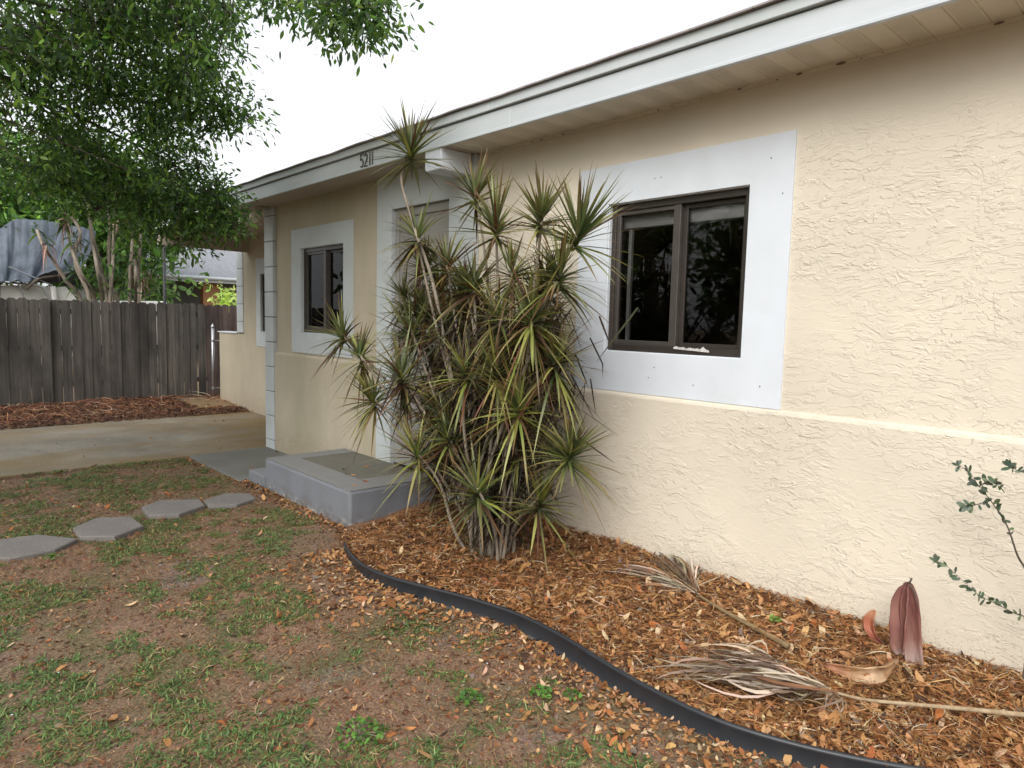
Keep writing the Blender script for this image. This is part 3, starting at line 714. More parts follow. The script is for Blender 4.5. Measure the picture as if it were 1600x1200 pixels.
# thatch (dead grass strands)
lb = LB()
P = lawn_points(110000, dens=lambda x, y: .9 + 0 * x); P = P[~on_stone(P)]
nz = np.array([vn(p[0], p[1], 1.25, 3) for p in P]); P = P[nz > -.28]
strands(lb, P, rng.gamma(4, .0075, len(P)), rng.uniform(.0012, .0028, len(P)), pal(len(P), [srgb(128, 86, 60), srgb(154, 118, 86), srgb(92, 58, 42), srgb(118, 106, 64), srgb(184, 156, 126)], [4, 2.6, 3, 2.4, 1.0]), .3, .3)
tag(lb.build('dead_grass', M['litter']), 'reddish brown dead grass thatch over the lawn soil', 'dead grass', kind='stuff')
# live grass in patches
lb = LB()
P = lawn_points(42000, y0=-1.4); P = P[~on_stone(P)]
g = np.array([vn(p[0], p[1], 1.7, 11) + .85 * vn(p[0], p[1], 5.5, 21) + .3 * vn(p[0], p[1], 14, 31) for p in P]) + .05 * (P[:, 1] < .9) - 1.2 * np.clip(ed(P[:, 0], P[:, 1]) - .15, 0, 1) + .07 * (P[:, 0] < -4.3)
g += .03; k = (g > -.02) & (rng.random(len(P)) < np.clip((g + .02) * 3.0, 0.06, 1)); P = P[k]
for i_, n in ((0, 9),):
    Q = np.repeat(P, n, 0); N = len(Q); hgt = np.repeat(rng.uniform(.6, 1.25, len(P)), n)
    Q[:, :2] += rng.normal(0, .014, (N, 2)); yaw = rng.uniform(0, 2*math.pi, N); L = rng.uniform(.016, .044, N) * hgt; el_ = rng.uniform(.05, .95, N)
    d = np.stack([np.cos(yaw)*np.cos(el_), np.sin(yaw)*np.cos(el_), np.sin(el_)], 1)
    t = np.array([0, .4, .75, 1.0]); pts = Q[:, None] + d[:, None] * (L[:, None] * t)[..., None]; pts[:, :, 2] -= (t**2)[None] * (L * rng.uniform(.05, .45, N))[:, None]
    pts[:, :, 2] = np.maximum(pts[:, :, 2], Q[:, None, 2] + .002)
    s_ = np.stack([-np.sin(yaw), np.cos(yaw), rng.normal(0, .3, N)], 1); W = (rng.uniform(.0016, .0034, N))[:, None] * np.array([.7, 1, .7, .1])
    lb.strips(pts, W, unit(s_), pal(N, [srgb(90, 115, 62), srgb(76, 102, 56), srgb(112, 134, 80), srgb(126, 122, 78), srgb(64, 86, 52)], [4, 3, 2, 2, 2]))
tag(lb.build('grass', M['grassm']), 'patchy green grass tufts across the bare lawn', 'grass', kind='stuff')
# pebbles / white specks
m = MB()
Pp = lawn_points(160)
for p in Pp: m.sphere(p + np.array([0, 0, .004]), random.uniform(.002, .0055), 6, None, (1, 1.3, .6))
o = m.build('pebbles', M['white_shaded']); tag(o, 'tiny pale pebbles scattered in the lawn soil', 'pebbles', kind='stuff')

# weeds
def weed(u, v, z, r, lab, n=60, cols=((srgb(74, 112, 42)), (srgb(58, 94, 38)), (srgb(94, 130, 54)))):
    c = at_z(u, v, z); t_ = thing('weed', lab, 'weed', tuple(c), 'low green weeds')
    l = LB(); N = n; a = rng.uniform(0, 2*math.pi, N); rr = r * np.sqrt(rng.uniform(0, 1, N)); P = np.stack([c.x + rr*np.cos(a), c.y + rr*np.sin(a), c.z + .012 + .4 * (r - rr) * rng.uniform(0, 1, N)], 1)
    leaves(l, P, rng.uniform(.012, .026, N), rng.uniform(.6, .85, N), pal(N, list(cols), [1] * len(cols)), .4); l.build('foliage', M['grassm'], t_)
    s = MB()
    for i in range(0, N, 4): s.tube([(c.x, c.y, c.z - .005), ((c.x + P[i, 0]) / 2, (c.y + P[i, 1]) / 2, c.z + .015), tuple(P[i])], .001, 4)
    s.build('stem', M['cane'], t_)
weed(735, 1095, .02, .06, 'bright green leafy weed on the lawn at the bottom centre of the photo', 70)
weed(845, 1085, .03, .05, 'small green weed tuft just in front of the black edging', 50)
weed(893, 1090, .03, .04, 'smallest weed tuft, right of another tuft near the black edging', 34)
weed(560, 1150, .02, .10, 'wide low weed clump at the bottom edge left of centre', 90)
weed(82, 872, .03, .05, 'broad leafed weed at the edge of the leftmost stepping stone', 30)
weed(1212, 972, .2, .03, 'feathery green sprout in the mulch under the window side wall', 34, (srgb(110, 130, 60), srgb(90, 120, 50)))

# ------------------------------------------------------------------ dracaena clump
dc = thing('dracaena_plant', 'tall spiky multi stemmed dracaena clump standing between the stoop and the window', 'plant', (-3.08, 2.72, .12))
GRN = [srgb(68, 84, 50), srgb(88, 100, 60), srgb(56, 72, 46), srgb(104, 110, 74)]
YEL = [srgb(134, 138, 70), srgb(118, 126, 62), srgb(146, 144, 88)]
BRN = [srgb(82, 58, 43), srgb(62, 43, 35), srgb(104, 80, 58), srgb(78, 44, 36)]
def rosette(c, axis, L, n, up=.55, green=1.0, droop=.5, yellow=.1, tone=1.0):
    """spiky head: new leaves along the axis, older ones outward and hanging"""
    lb = LB(); ax = Vector(axis).normalized(); a = ax.orthogonal().normalized(); b = ax.cross(a); A, B_, X = np.array(a), np.array(b), np.array(ax)
    age = rng.uniform(0, 1, n) ** .85
    ph = rng.uniform(0, 2*math.pi, n); th = (.12 + age * (1.35 + droop * .9)) * (1.0)
    d = np.cos(th)[:, None]*X + np.sin(th)[:, None]*(np.cos(ph)[:, None]*A + np.sin(ph)[:, None]*B_)
    Ln = .93 * L * rng.uniform(.75, 1.12, n) * np.where(age < .12, .7, 1)
    t = np.array([0, .18, .42, .7, 1.0]); base = np.array(c)[None] - X[None] * (age * .09)[:, None]
    pts = base[:, None] + d[:, None] * (Ln[:, None] * t)[..., None]
    sag = (.03 + age * droop * .55) * Ln * rng.uniform(.5, 1.3, n)
    pts[:, :, 2] -= sag[:, None] * (t ** 2)[None]
    s_ = unit(np.cross(d, np.array([0, 0, 1.0]) + rng.normal(0, .25, (n, 3))))
    W = rng.uniform(.0066, .0098, n)[:, None] * np.array([.9, 1.0, .85, .55, .06])[None]
    g_ = pal(n, GRN, [3, 3, 2, 2]); y_ = pal(n, YEL, [2, 2, 1]); b_ = pal(n, BRN, [3, 3, 2, 1.2])
    q = rng.random(n); pb = np.clip((age - .38) * 1.4, 0, 1) * (1.25 - green) + (1 - green) * .35
    c0 = np.where((q < pb)[:, None], b_, np.where((rng.random(n) < yellow + .25 * (age > .6))[:, None], y_, g_))
    tipc = pal(n, [srgb(124, 90, 62), srgb(104, 66, 50), srgb(140, 138, 84)], [2, 1.4, 2.4])
    k = np.array([0, .05, .18, .5, .9]); col = c0[:, None]*(1-k)[None, :, None] + tipc[:, None]*k[None, :, None]
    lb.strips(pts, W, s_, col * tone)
    return lb.build('leaf_rosette', M['spike'], dc)
BASE = Vector((-3.10, 2.70, .10))
def cane(top, base=None, r0=.0125, r1=.009, kink=.05, mat='cane'):
    b = base or BASE + Vector((random.uniform(-.14, .14), random.uniform(-.08, .12), -.02)); top = Vector(top)
    pts = []; n = 9
    o = Vector((random.uniform(-kink, kink), random.uniform(-kink, kink), 0)); o2 = Vector((random.uniform(-kink, kink), random.uniform(-kink, kink), 0)) * .5
    for i in range(n):
        t = i / (n - 1); p = b.lerp(top, t); 
        fx = t ** 1.5; p.x = b.x + (top.x - b.x) * fx; p.y = b.y + (top.y - b.y) * fx
        p += o * math.sin(t * math.pi) + o2 * math.sin(t * 2 * math.pi); pts.append(p)
    m = MB(); m.tube(smooth_path([tuple(p) for p in pts], 3), [r0 + (r1 - r0) * i / 24 for i in range(25)], 7); m.build('cane', M[mat], dc, smooth=True)
#  (u, v, depth y, leaf length, count, greenness, droop, yellow)
ROS = [(640, 232, 2.60, .42, 64, .95, .40, .05), (650, 365, 2.62, .36, 56, .8, .75, .25), (742, 300, 2.85, .34, 46, .75, .45, .2), (775, 350, 2.75, .40, 58, .9, .45, .05),
       (848, 335, 2.80, .36, 62, .95, .35, .0), (905, 362, 2.66, .42, 64, 1.0, .35, .05), (876, 424, 2.56, .36, 60, .8, .8, .15), (698, 410, 2.75, .32, 50, .75, .5, .1),
       (532, 520, 2.50, .36, 50, .75, .55, .15), (560, 552, 2.48, .34, 50, .6, .8, .2), (580, 620, 2.46, .36, 56, .8, .7, .25), (625, 582, 2.45, .40, 60, .6, .75, .25),
       (642, 515, 2.60, .36, 50, .9, .35, .0), (650, 706, 2.42, .38, 52, .8, .75, .4), (698, 676, 2.50, .33, 50, .8, .6, .2), (746, 762, 2.46, .36, 60, .8, .55, .3),
       (845, 778, 2.62, .34, 54, .9, .6, .2), (893, 704, 2.66, .33, 90, 1.3, .6, .15), (812, 632, 2.46, .38, 58, .85, .8, .4), (775, 575, 2.46, .34, 50, .7, .8, .25),
       (728, 578, 2.44, .34, 50, .7, .8, .2), (832, 492, 2.50, .40, 66, .85, .95, .35), (780, 490, 2.58, .36, 56, .7, .8, .2), (700, 505, 2.72, .34, 46, .7, .6, .1),
       (690, 640, 2.62, .36, 50, .75, .6, .1), (870, 560, 2.62, .36, 56, .6, .9, .1), (800, 420, 2.66, .34, 50, .5, .9, .1), (740, 440, 2.72, .34, 50, .55, .8, .1)]
for (u, v, y, L, n, gr, dr_, ye) in ROS:
    n = int(n * 1.35)
    c = at_y(u, v, y); lean = Vector((c.x + 3.08, (c.y - 2.75) * .8, 1.7 + random.uniform(0, .6))); lean.x += random.uniform(-.3, .3)
    rosette(c, lean, L, int(n * 1.15), green=gr, droop=dr_, yellow=ye, tone=1.0)
    if v < 330 and u < 700:
        P_ = [(at_y(700, 560, 2.66)), at_y(676, 440, 2.62), at_y(650, 365, 2.60), at_y(640, 330, 2.60), at_y(628, 290, 2.60), at_y(629, 262, 2.60), c]
        m = MB(); sp = smooth_path([tuple(BASE)] + [tuple(p) for p in P_], 4); m.tube(sp, [.0135 - .0065 * i / len(sp) for i in range(len(sp))], 7); m.build('cane', M['cane'], dc, smooth=True)
    else: cane(c, r1=.008)
for i in range(50):          # inner heads filling the clump, leaf colour darkened as interior shade
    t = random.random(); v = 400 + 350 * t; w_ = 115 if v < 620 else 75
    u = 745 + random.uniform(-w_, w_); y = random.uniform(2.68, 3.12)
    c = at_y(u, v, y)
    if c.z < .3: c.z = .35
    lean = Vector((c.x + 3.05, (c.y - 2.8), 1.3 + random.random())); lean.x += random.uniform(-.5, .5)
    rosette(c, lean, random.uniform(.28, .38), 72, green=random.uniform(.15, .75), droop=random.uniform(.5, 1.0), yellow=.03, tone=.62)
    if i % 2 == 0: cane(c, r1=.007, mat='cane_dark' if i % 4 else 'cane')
# skirt of long dead leaves hanging along the canes
lb = LB(); n = 1500
cz = rng.uniform(.38, 1.7, n); wz = .06 + .22 * np.clip((cz - .3) / .9, 0, 1); cx = -3.12 + rng.normal(0, 1, n) * wz; cy = 2.74 + rng.normal(0, 1, n) * wz * .55
ph = rng.uniform(0, 2*math.pi, n); d = np.stack([np.cos(ph)*.5, np.sin(ph)*.5, -rng.uniform(.3, 1.2, n)], 1); d = unit(d); Ls = rng.uniform(.18, .36, n)
t = np.array([0, .3, .65, 1.0]); pts = np.stack([cx, cy, cz], 1)[:, None] + d[:, None] * (Ls[:, None]*t)[..., None]; pts[:, :, 2] = np.maximum(pts[:, :, 2], .14)
pts[:, :, 1] = np.minimum(pts[:, :, 1], 3.3)
lb.strips(pts, np.full((n, 1), .0058) * np.array([.8, 1, .7, .1]), unit(np.cross(d, rng.normal(0, 1, (n, 3)))), pal(n, [srgb(54, 42, 33), srgb(38, 30, 25), srgb(74, 60, 46), srgb(48, 50, 34)], [3, 4, .8, 2]))
n = 420; ph = rng.uniform(0, 2*math.pi, n); c = at_z(748, 872, .12)
P0 = np.stack([c.x + rng.normal(0, .06, n), c.y + .02 + rng.normal(0, .04, n), rng.uniform(.14, .24, n)], 1); d = unit(np.stack([np.cos(ph), np.sin(ph), rng.uniform(.2, 2.2, n)], 1)); Ls = rng.uniform(.06, .16, n)
pts = P0[:, None] + d[:, None]*(Ls[:, None]*t)[..., None]; pts[:, :, 2] -= (t**2)*Ls[:, None]*.35
lb.strips(pts, np.full((n, 1), .0016) * np.array([1, 1, .7, .1]), unit(np.cross(d, rng.normal(0, 1, (n, 3)))), pal(n, [srgb(92, 74, 52), srgb(70, 54, 40), srgb(110, 104, 66)], [3, 2, 1]))
lb.build('dead_leaf_skirt', M['litter'], dc)

# ------------------------------------------------------------------ sapling at the right
sp_ = thing('oak_sapling', 'thin leafy oak sapling at the right edge of the photo against the wall', 'plant', tuple(at_z(1600, 1062, .2)))
stems = [[(1600, 1060, 3.24), (1612, 960, 3.22), (1607, 900, 3.2), (1590, 868, 3.18), (1573, 820, 3.16), (1548, 782, 3.14), (1530, 760, 3.13), (1512, 735, 3.12), (1496, 728, 3.12)],
         [(1612, 960, 3.22), (1595, 962, 3.2), (1560, 945, 3.16), (1530, 930, 3.13), (1505, 908, 3.12), (1480, 885, 3.1), (1462, 876, 3.1)],
         [(1607, 900, 3.2), (1640, 800, 3.15), (1615, 745, 3.1), (1590, 735, 3.08), (1575, 728, 3.08)],
         [(1612, 960, 3.22), (1660, 900, 3.3), (1700, 800, 3.28), (1720, 740, 3.2)], [(1530, 760, 3.13), (1545, 752, 3.1), (1562, 760, 3.08)], [(1548, 782, 3.14), (1520, 790, 3.1), (1510, 790, 3.1)]]
m = MB(); lb = LB(); PP = []
for i, s_ in enumerate(stems):
    pts = smooth_path([tuple(at_y(*p)) for p in s_], 6); r0 = .007 if i == 0 else .0028
    m.tube(pts, [max(.0009, r0 * (1 - j / len(pts)) ** 1.3) for j in range(len(pts))], 5)
    k0 = int(len(pts) * (.45 if i == 0 else .15))
    for j in range(k0, len(pts)):
        for q in range(2 if random.random() < .5 else 1): PP.append((pts[j], (pts[min(j+1, len(pts)-1)] - pts[j-1])))
    for q in range(3): PP.append((pts[-1], pts[-1] - pts[-3]))
n = len(PP); P0 = np.array([tuple(p) for p, _ in PP]); D = unit(np.array([tuple(d) for _, d in PP]) * 6 + rng.normal(0, .0, (n, 3))); D = unit(D * .4 + unit(rng.normal(0, 1, (n, 3))) * .9); D[:, 1] *= .55; D = unit(D)
L = rng.uniform(.016, .036, n); sv = unit(np.cross(D, rng.normal(0, 1, (n, 3)) * .5 + np.array([0, -.8, .4])))
t = np.array([0, .12, .35, .6, .85, 1.0]); pts = P0[:, None] + D[:, None]*(L[:, None]*t)[..., None]
lb.strips(pts, L[:, None]*.5 * np.array([.03, .18, .40, .46, .34, .05]), sv, pal(n, [srgb(76, 90, 74), srgb(62, 78, 62), srgb(90, 108, 78), srgb(88, 94, 90)], [3, 3, 2, 1.5]))
m.build('stem', M['cane_dark'], sp_); lb.build('foliage', M['spike'], sp_)

# ------------------------------------------------------------------ palm debris
def sheet(path, widths, side, cup, cols, th=.004):
    """curved tapering boot: path points, half widths, sideways vector, cupping depth"""
    m = MB(); k = 9; V = []; Cc = []
    P0_ = [Vector(p) for p in path]; n0 = len(P0_); P_ = smooth_path([tuple(p) for p in P0_], 5); q_ = np.linspace(0, n0 - 1, len(P_))
    widths = np.interp(q_, range(n0), widths); cup = np.interp(q_, range(n0), cup); cols = [tuple(np.interp(v, range(n0), [c[a] for c in cols]) for a in range(3)) for v in q_]
    for i, p in enumerate(P_):
        d = (P_[min(i+1, len(P_)-1)] - P_[max(i-1, 0)]).normalized(); s_ = Vector(side); s_ = (s_ - d * s_.dot(d)).normalized(); nn = d.cross(s_)
        for j in range(k):
            t = j / (k - 1) * 2 - 1; V.append(p + s_ * (t * widths[i]) + nn * (cup[i] * (1 - t * t)) + nn * .003 * math.sin(j * 2.3 + i)); Cc.append(cols[i])
    F = [(i*k+j, (i+1)*k+j, (i+1)*k+j+1, i*k+j+1) for i in range(len(P_)-1) for j in range(k-1)]
    m.add(V, F); m.c[-1][:, :3] = np.array(Cc); return m
def solid(o, th): md = o.modifiers.new('s', 'SOLIDIFY'); md.thickness = th; return o
RED = srgb(118, 74, 68); RD2 = srgb(128, 88, 76); PAL = srgb(146, 124, 116); TANb = srgb(142, 108, 74)
pb = thing('palm_boot', 'upright reddish palm leaf sheath standing against the wall in the mulch', 'palm sheath', tuple(at_y(1430, 1045, 3.14)))
Y0 = 3.12
a = sheet([at_y(1430, 1050, Y0), at_y(1428, 1030, Y0), at_y(1425, 1000, Y0+.01), at_y(1422, 965, Y0+.015), at_y(1421, 935, Y0+.02), at_y(1421, 918, Y0+.02), at_y(1419, 909, Y0+.02)], [.030, .034, .036, .040, .034, .020, .005], (1, .25, 0), [.018, .022, .026, .026, .018, .01, .003], [PAL, PAL, RD2, RED, RED, RED, srgb(90, 54, 52)])
solid(a.build('sheath', M['spathe'], pb, smooth=True), .005)
a = sheet([at_y(1406, 1024, Y0-.02), at_y(1402, 1012, Y0-.02), at_y(1402, 985, Y0-.02), at_y(1404, 955, Y0-.01), at_y(1408, 932, Y0), at_y(1414, 918, Y0+.01), at_y(1418, 910, Y0+.02)], [.022, .034, .038, .040, .034, .018, .005], (1, -.35, 0), [.012, .024, .032, .032, .022, .012, .003], [PAL, RD2, RED, RD2, RED, RED, srgb(90, 54, 52)])
solid(a.build('sheath', M['spathe'], pb, smooth=True), .005)
m = MB(); m.tube([at_y(1420, 912, Y0+.02), at_y(1425, 904, Y0), at_y(1421, 902, Y0), at_y(1424, 908, Y0)], [.004, .003, .002, .001], 6); m.tube([at_y(1421, 913, Y0), at_y(1429, 925, Y0-.03), at_y(1433, 945, Y0-.03)], [.003, .003, .001], 6); m.build('tip', M['cane_dark'], pb)
a = sheet([at_z(1402, 1035, .235), at_z(1385, 1050, .225), at_z(1362, 1056, .20), at_z(1335, 1053, .195), at_z(1310, 1046, .19), at_z(1288, 1038, .19)], [.018, .030, .034, .030, .022, .008], (.2, .3, 1), [.02, .026, .024, .02, .014, .004], [srgb(150, 116, 84), TANb, srgb(178, 150, 120), TANb, srgb(150, 104, 74), srgb(120, 76, 52)])
o = solid(a.build('palm_sheath', M['spathe'], smooth=True), .005); tag(o, 'curved tan palm sheath lying on the mulch in front of the upright one', 'palm sheath')
a = sheet([at_y(1376, 1004, 3.16), at_y(1366, 996, 3.17), at_y(1359, 984, 3.19), at_y(1357, 970, 3.20), at_y(1362, 960, 3.21), at_y(1368, 954, 3.22)], [.008, .016, .022, .024, .018, .006], (1, .1, .3), [.01, .016, .02, .018, .01, .002], [srgb(120, 66, 50)] * 2 + [srgb(146, 84, 60)] * 2 + [srgb(170, 120, 90)] * 2)
o = solid(a.build('palm_sheath', M['spathe'], smooth=True), .005); tag(o, 'small curled brown palm sheath beside the wall, left of the upright one', 'palm sheath')
def frond(stalk, fans, lab, seed, sm='frondstalk', sr=.011):
    wk = 1.35; t_ = thing('palm_frond', lab, 'palm frond', tuple(at_z(*stalk[len(stalk)//2])), 'dead palm fronds on the mulch')
    m = MB(); pts = smooth_path([tuple(at_z(*p)) for p in stalk], 5); m.tube(pts, [sr * (.45 + .55 * j / len(pts)) for j in range(len(pts))], 8, col=None); m.build('stalk', M[sm], t_, smooth=True)
    lb = LB()
    for (a_, b_, n, spread, wd) in fans:
        A = np.array(at_z(*a_)); B_ = np.array(at_z(*b_)); n_ = n
        T = B_[None] + rng.normal(0, 1, (n_, 3)) * np.array([spread, spread, .012]) * np.linalg.norm(B_ - A)
        f_ = rng.uniform(.45, 1.05, n_)[:, None]; st_ = A[None] + (B_ - A)[None] * rng.uniform(0, .35, n_)[:, None] + rng.normal(0, .006, (n_, 3)); T = st_ + (T - st_) * f_
        t = np.linspace(0, 1, 7); off = rng.normal(0, .03, (n_, 1, 3)) * np.sin(t * math.pi)[None, :, None]; pts = st_[:, None] + (T - st_)[:, None] * t[None, :, None] + off
        pts[:, :, 2] += rng.uniform(-.005, .014, n_)[:, None] + .004 * np.sin(t * 3.1)[None]
        pts[:, :, 2] = np.maximum(pts[:, :, 2], bed_z(pts[:, :, 0], pts[:, :, 1]) + .012)
        d = unit(T - st_); s_ = unit(np.cross(d, rng.normal(0, .6, (n_, 3)) + np.array([0, 0, 1])))
        lb.strips(pts, rng.uniform(.5, 1.4, n_)[:, None] * wd * wk * np.array([.5, .9, 1, 1, .8, .5, .08]), s_, pal(n_, [srgb(146, 130, 112), srgb(122, 106, 90), srgb(172, 158, 142), srgb(124, 92, 64), srgb(80, 66, 56)], [4, 3, 1.6, 2, 1.6]))
    lb.build('leaf_shreds', M['litter'], t_)
M['frondstalk2'] = mat_bark('dry_stalk_olive', srgb(96, 78, 52), srgb(140, 118, 84))
M['frondstalk'] = mat_bark('dry_stalk', srgb(128, 106, 80), srgb(168, 150, 122))
frond([(1306, 1082, .215), (1350, 1093, .215), (1420, 1100, .215), (1500, 1107, .215), (1600, 1117, .215), (1700, 1128, .21)],
      [((1306, 1082, .22), (1110, 1035, .17), 52, .07, .0042), ((1306, 1082, .215), (1060, 1050, .15), 40, .05, .004), ((1300, 1080, .22), (1180, 1070, .17), 36, .12, .0036), ((1200, 1050, .19), (1020, 1045, .14), 34, .12, .004), ((1230, 1045, .2), (1070, 1010, .18), 34, .12, .0036), ((1310, 1085, .2), (1290, 1110, .17), 16, .5, .0026)],
      'dead grey palm frond with a long pale stalk reaching the right edge of the photo', 1)
frond([(1088, 928, .215), (1120, 948, .215), (1155, 968, .215), (1195, 990, .21), (1232, 1010, .205)],
      [((1095, 930, .225), (940, 885, .18), 44, .09, .0042), ((1090, 925, .225), (1020, 862, .235), 40, .14, .004), ((1090, 925, .225), (1060, 870, .23), 36, .22, .0036), ((1075, 920, .21), (1000, 915, .19), 22, .14, .0034)],
      'dead tan palm frond with a short stalk lying beneath the window', 2, 'frondstalk2', .014)

# ------------------------------------------------------------------ fence
XFc = -13.2
fc = thing('wooden_fence', 'weathered grey brown wooden privacy fence behind the driveway', 'fence', (XFc, 2, 0))
m = MB(); y = -6.0
while y < 7.2:
    wd = .138 + random.uniform(-.006, .006); h = 1.785 + random.uniform(-.012, .012); t = .018; x = XFc + random.uniform(-.012, .012) + (.006 if random.random() < .5 else -.006)
    g_ = random.uniform(.7, 1.35); c = (.100 * g_, .090 * g_, .079 * g_)
    if y > 4.35: c = (c[0] * 1.5 + .02, c[1] * 1.25 + .01, c[2] * 1.25 + .01)
    dgap = .0
    if abs(y + .07 - 4.12) < .07: wd -= .03
    V = [(x, y, 0), (x, y + wd, 0), (x, y + wd, h - .03), (x, y + wd - .035, h), (x, y + .035, h), (x, y, h - .03)]
    lx = random.uniform(-.012, .012)
    V = [(a + lx * (cz / h), b + random.uniform(-.002, .002), cz) for a, b, cz in V]
    V2 = [(a + t, b, cz) for a, b, cz in V]
    m.add(V + V2, [(5,4,3,2,1,0), (6,7,8,9,10,11)] + [(i, (i+1)%6, (i+1)%6+6, i+6) for i in range(6)], c)
    y += wd + random.uniform(.002, .010) + (.028 if 4.05 < y < 4.19 else 0)
m.build('board_panel', M['wood'], fc)
m = MB()
for z in (.35, .95, 1.55): m.box(XFc - .06, XFc - .022, -6, 7.2, z, z + .085, (.10, .09, .08))
m.build('rail', M['wood'], fc)
for yy in np.arange(-5.5, 7.2, 2.4):
    m = MB(); m.box(XFc - .15, XFc - .062, yy, yy + .09, 0, 1.72, (.1, .09, .08)); m.build('post', M['wood'], fc)
gp = thing('gate_post', 'thin galvanised steel post with pointed cap beside the tan half wall', 'post', (-12.9, 4.40, 0))
m = MB(); m.tube([(-12.9, 4.40, 0), (-12.9, 4.40, 1.36)], .03, 12); m.build('pole', M['steel'], gp, smooth=True)
m = MB(); m.tube([(-12.9, 4.40, 1.36), (-12.9, 4.40, 1.375), (-12.9, 4.40, 1.40), (-12.9, 4.40, 1.44)], [.034, .036, .022, .004], 12); m.build('cap', M['steel'], gp, smooth=True)
for z in (.25, 1.12):
    m = MB(); m.tube([(-12.9, 4.36, z), (-12.9, 4.40, z), (-12.88, 4.52, z)], [.012, .012, .012], 8); m.tube([(-12.9, 4.40, z - .02), (-12.9, 4.40, z + .02)], .034, 12); m.build('hinge_clamp', M['steel'], gp)

# ------------------------------------------------------------------ beyond the fence
m = MB(); XP = -13.75; p0 = at_x(256, 480, XP); p1 = at_x(256, 382, XP); m.tube([(p0.x, p0.y, 0), (p1.x, p1.y, p1.z)], .028, 10)
tag(m.build('pole', M['black'], smooth=True, loc=(p0.x, p0.y, 0)), 'thin dark metal pole rising just behind the wooden fence', 'pole')
# boat with tarp
XB = -17.0
bt = thing('boat', 'white motor boat parked behind the fence under a blue grey tarp', 'boat', (XB - 1, 2.2, 0))
def loft(secs, name, mat, par, close=True):
    k = len(secs[0]); V = [p for s_ in secs for p in s_]; F = [(i*k+j, i*k+j+1, (i+1)*k+j+1, (i+1)*k+j) for i in range(len(secs)-1) for j in range(k-1)]
    if close: F += [tuple(range(k))[::-1], tuple((len(secs)-1)*k + j for j in range(k))]
    m = MB(); m.add(V, F); return m.build(name, mat, par, smooth=False)
secs = []
for i in range(13):
    y = -1.8 + 6.9 * i / 12; t = i / 12; hw = 1.15 * (1 - max(0, t - .55) ** 2 * 4.2); hw = max(hw, .05); top = 1.74 + .10 * t * t; X = XB - 1.15
    secs.append([(X + hw, y, top + .03), (X + hw * 1.03, y, top), (X + hw * .95, y, 1.25), (X + hw * .5, y, .75 + .3 * max(0, t - .6)), (X, y, .6 + .5 * max(0, t - .6)), (X - hw * .5, y, .75 + .3 * max(0, t - .6)), (X - hw * .95, y, 1.25), (X - hw * 1.03, y, top), (X - hw, y, top + .03), (X, y, top + .06)])
secs = [s_ + [s_[0]] for s_ in secs]
loft(secs, 'hull', M['hull'], bt)
def cab(u0, v0, u1, v1): a_ = at_x(u0, v0, XB); b_ = at_x(u1, v1, XB); return a_, b_
m = MB(); prof = [at_x(0, 468, XB), at_x(0, 446, XB), at_x(60, 446, XB), at_x(78, 450, XB), at_x(100, 448, XB), at_x(120, 470, XB)]
n_ = len(prof); V = [(p.x + .15, p.y, p.z) for p in prof] + [(p.x - 1.9, p.y, p.z) for p in prof]
m.add(V, [tuple(range(n_)), tuple(range(n_, 2*n_))[::-1]] + [(i, n_+i, n_+(i+1)%n_, (i+1)%n_) for i in range(n_)]); m.build('cabin', M['hull'], bt)
m = MB(); R1 = [at_x(*p, XB + .25) for p in ((-60, 436), (0, 440), (40, 444), (62, 447), (70, 456), (80, 470))]; m.tube(smooth_path([tuple(p) for p in R1], 4), .022, 8)
m.tube([at_x(28, 443, XB + .25), at_x(38, 465, XB + .25)], .016, 8); m.tube([at_x(14, 417, XB + .3), at_x(82, 446, XB + .2)], .014, 8); m.build('rail', M['steel'], bt)
m = MB(); q = [at_x(82, 447, XB + .22), at_x(85, 468, XB + .22)]; m.tube(q, .05, 8); m.build('light_post', M['hull'], bt)
for yw in (1.0, 2.0):
    m = MB(); m.tube([(XB + .05, yw, .35), (XB + .27, yw, .35)], .34, 20); m.build('trailer_wheel', M['black'], bt)
m = MB(); m.box(XB - 2, XB - .3, -1.5, 5.2, .42, .5); m.build('trailer_frame', M['steel'], bt)
# tarp: ridge and hem curves, filled with folds, with an other side
rid = [(-120, 420), (-40, 372), (0, 358), (25, 343), (60, 345), (100, 350), (128, 356), (150, 362)]
hem = [(-120, 455), (-40, 448), (0, 440), (18, 442), (46, 442), (66, 430), (98, 425), (122, 424)]
ridp = smooth_path([tuple(at_x(u, v, XB - 1.2)) for u, v in rid], 8); hemp = smooth_path([tuple(at_x(u, v, XB + .35)) for u, v in hem], 8)
V = []; F = []; K = 24; nr = len(ridp)
for i in range(nr):
    for side in (0,):
        for j in range(K + 1):
            t = j / K; p = ridp[i].lerp(hemp[i], t); p.z -= .22 * math.sin(t * math.pi) * (1 - .3 * t)
            f_ = .09 * math.sin(i * .42 + t * 2.6) * (.3 + t) + .05 * math.sin(i * .95 + t * 1.8 + 1) * (.2 + t) + .02 * math.sin(i * 2.1 - t * 3)
            p.x += f_; p.z += f_ * .3; V.append(p)
    for j in range(1, 9):
        p = ridp[i].copy(); p.x -= j * .24; p.z -= .02 * j * j; V.append(p)
kk = K + 1 + 8
for i in range(nr - 1):
    for j in range(K): F.append((i*kk+j, (i+1)*kk+j, (i+1)*kk+j+1, i*kk+j+1))
    F.append((i*kk, i*kk+K+1, (i+1)*kk+K+1, (i+1)*kk))
    for j in range(K+1, kk-1): F.append((i*kk+j, i*kk+j+1, (i+1)*kk+j+1, (i+1)*kk+j))
m = MB(); m.add(V, F); o = m.build('tarp', M['tarp'], smooth=True, loc=(XB, 2.2, 1.8)); o.modifiers.new('s', 'SOLIDIFY').thickness = .01
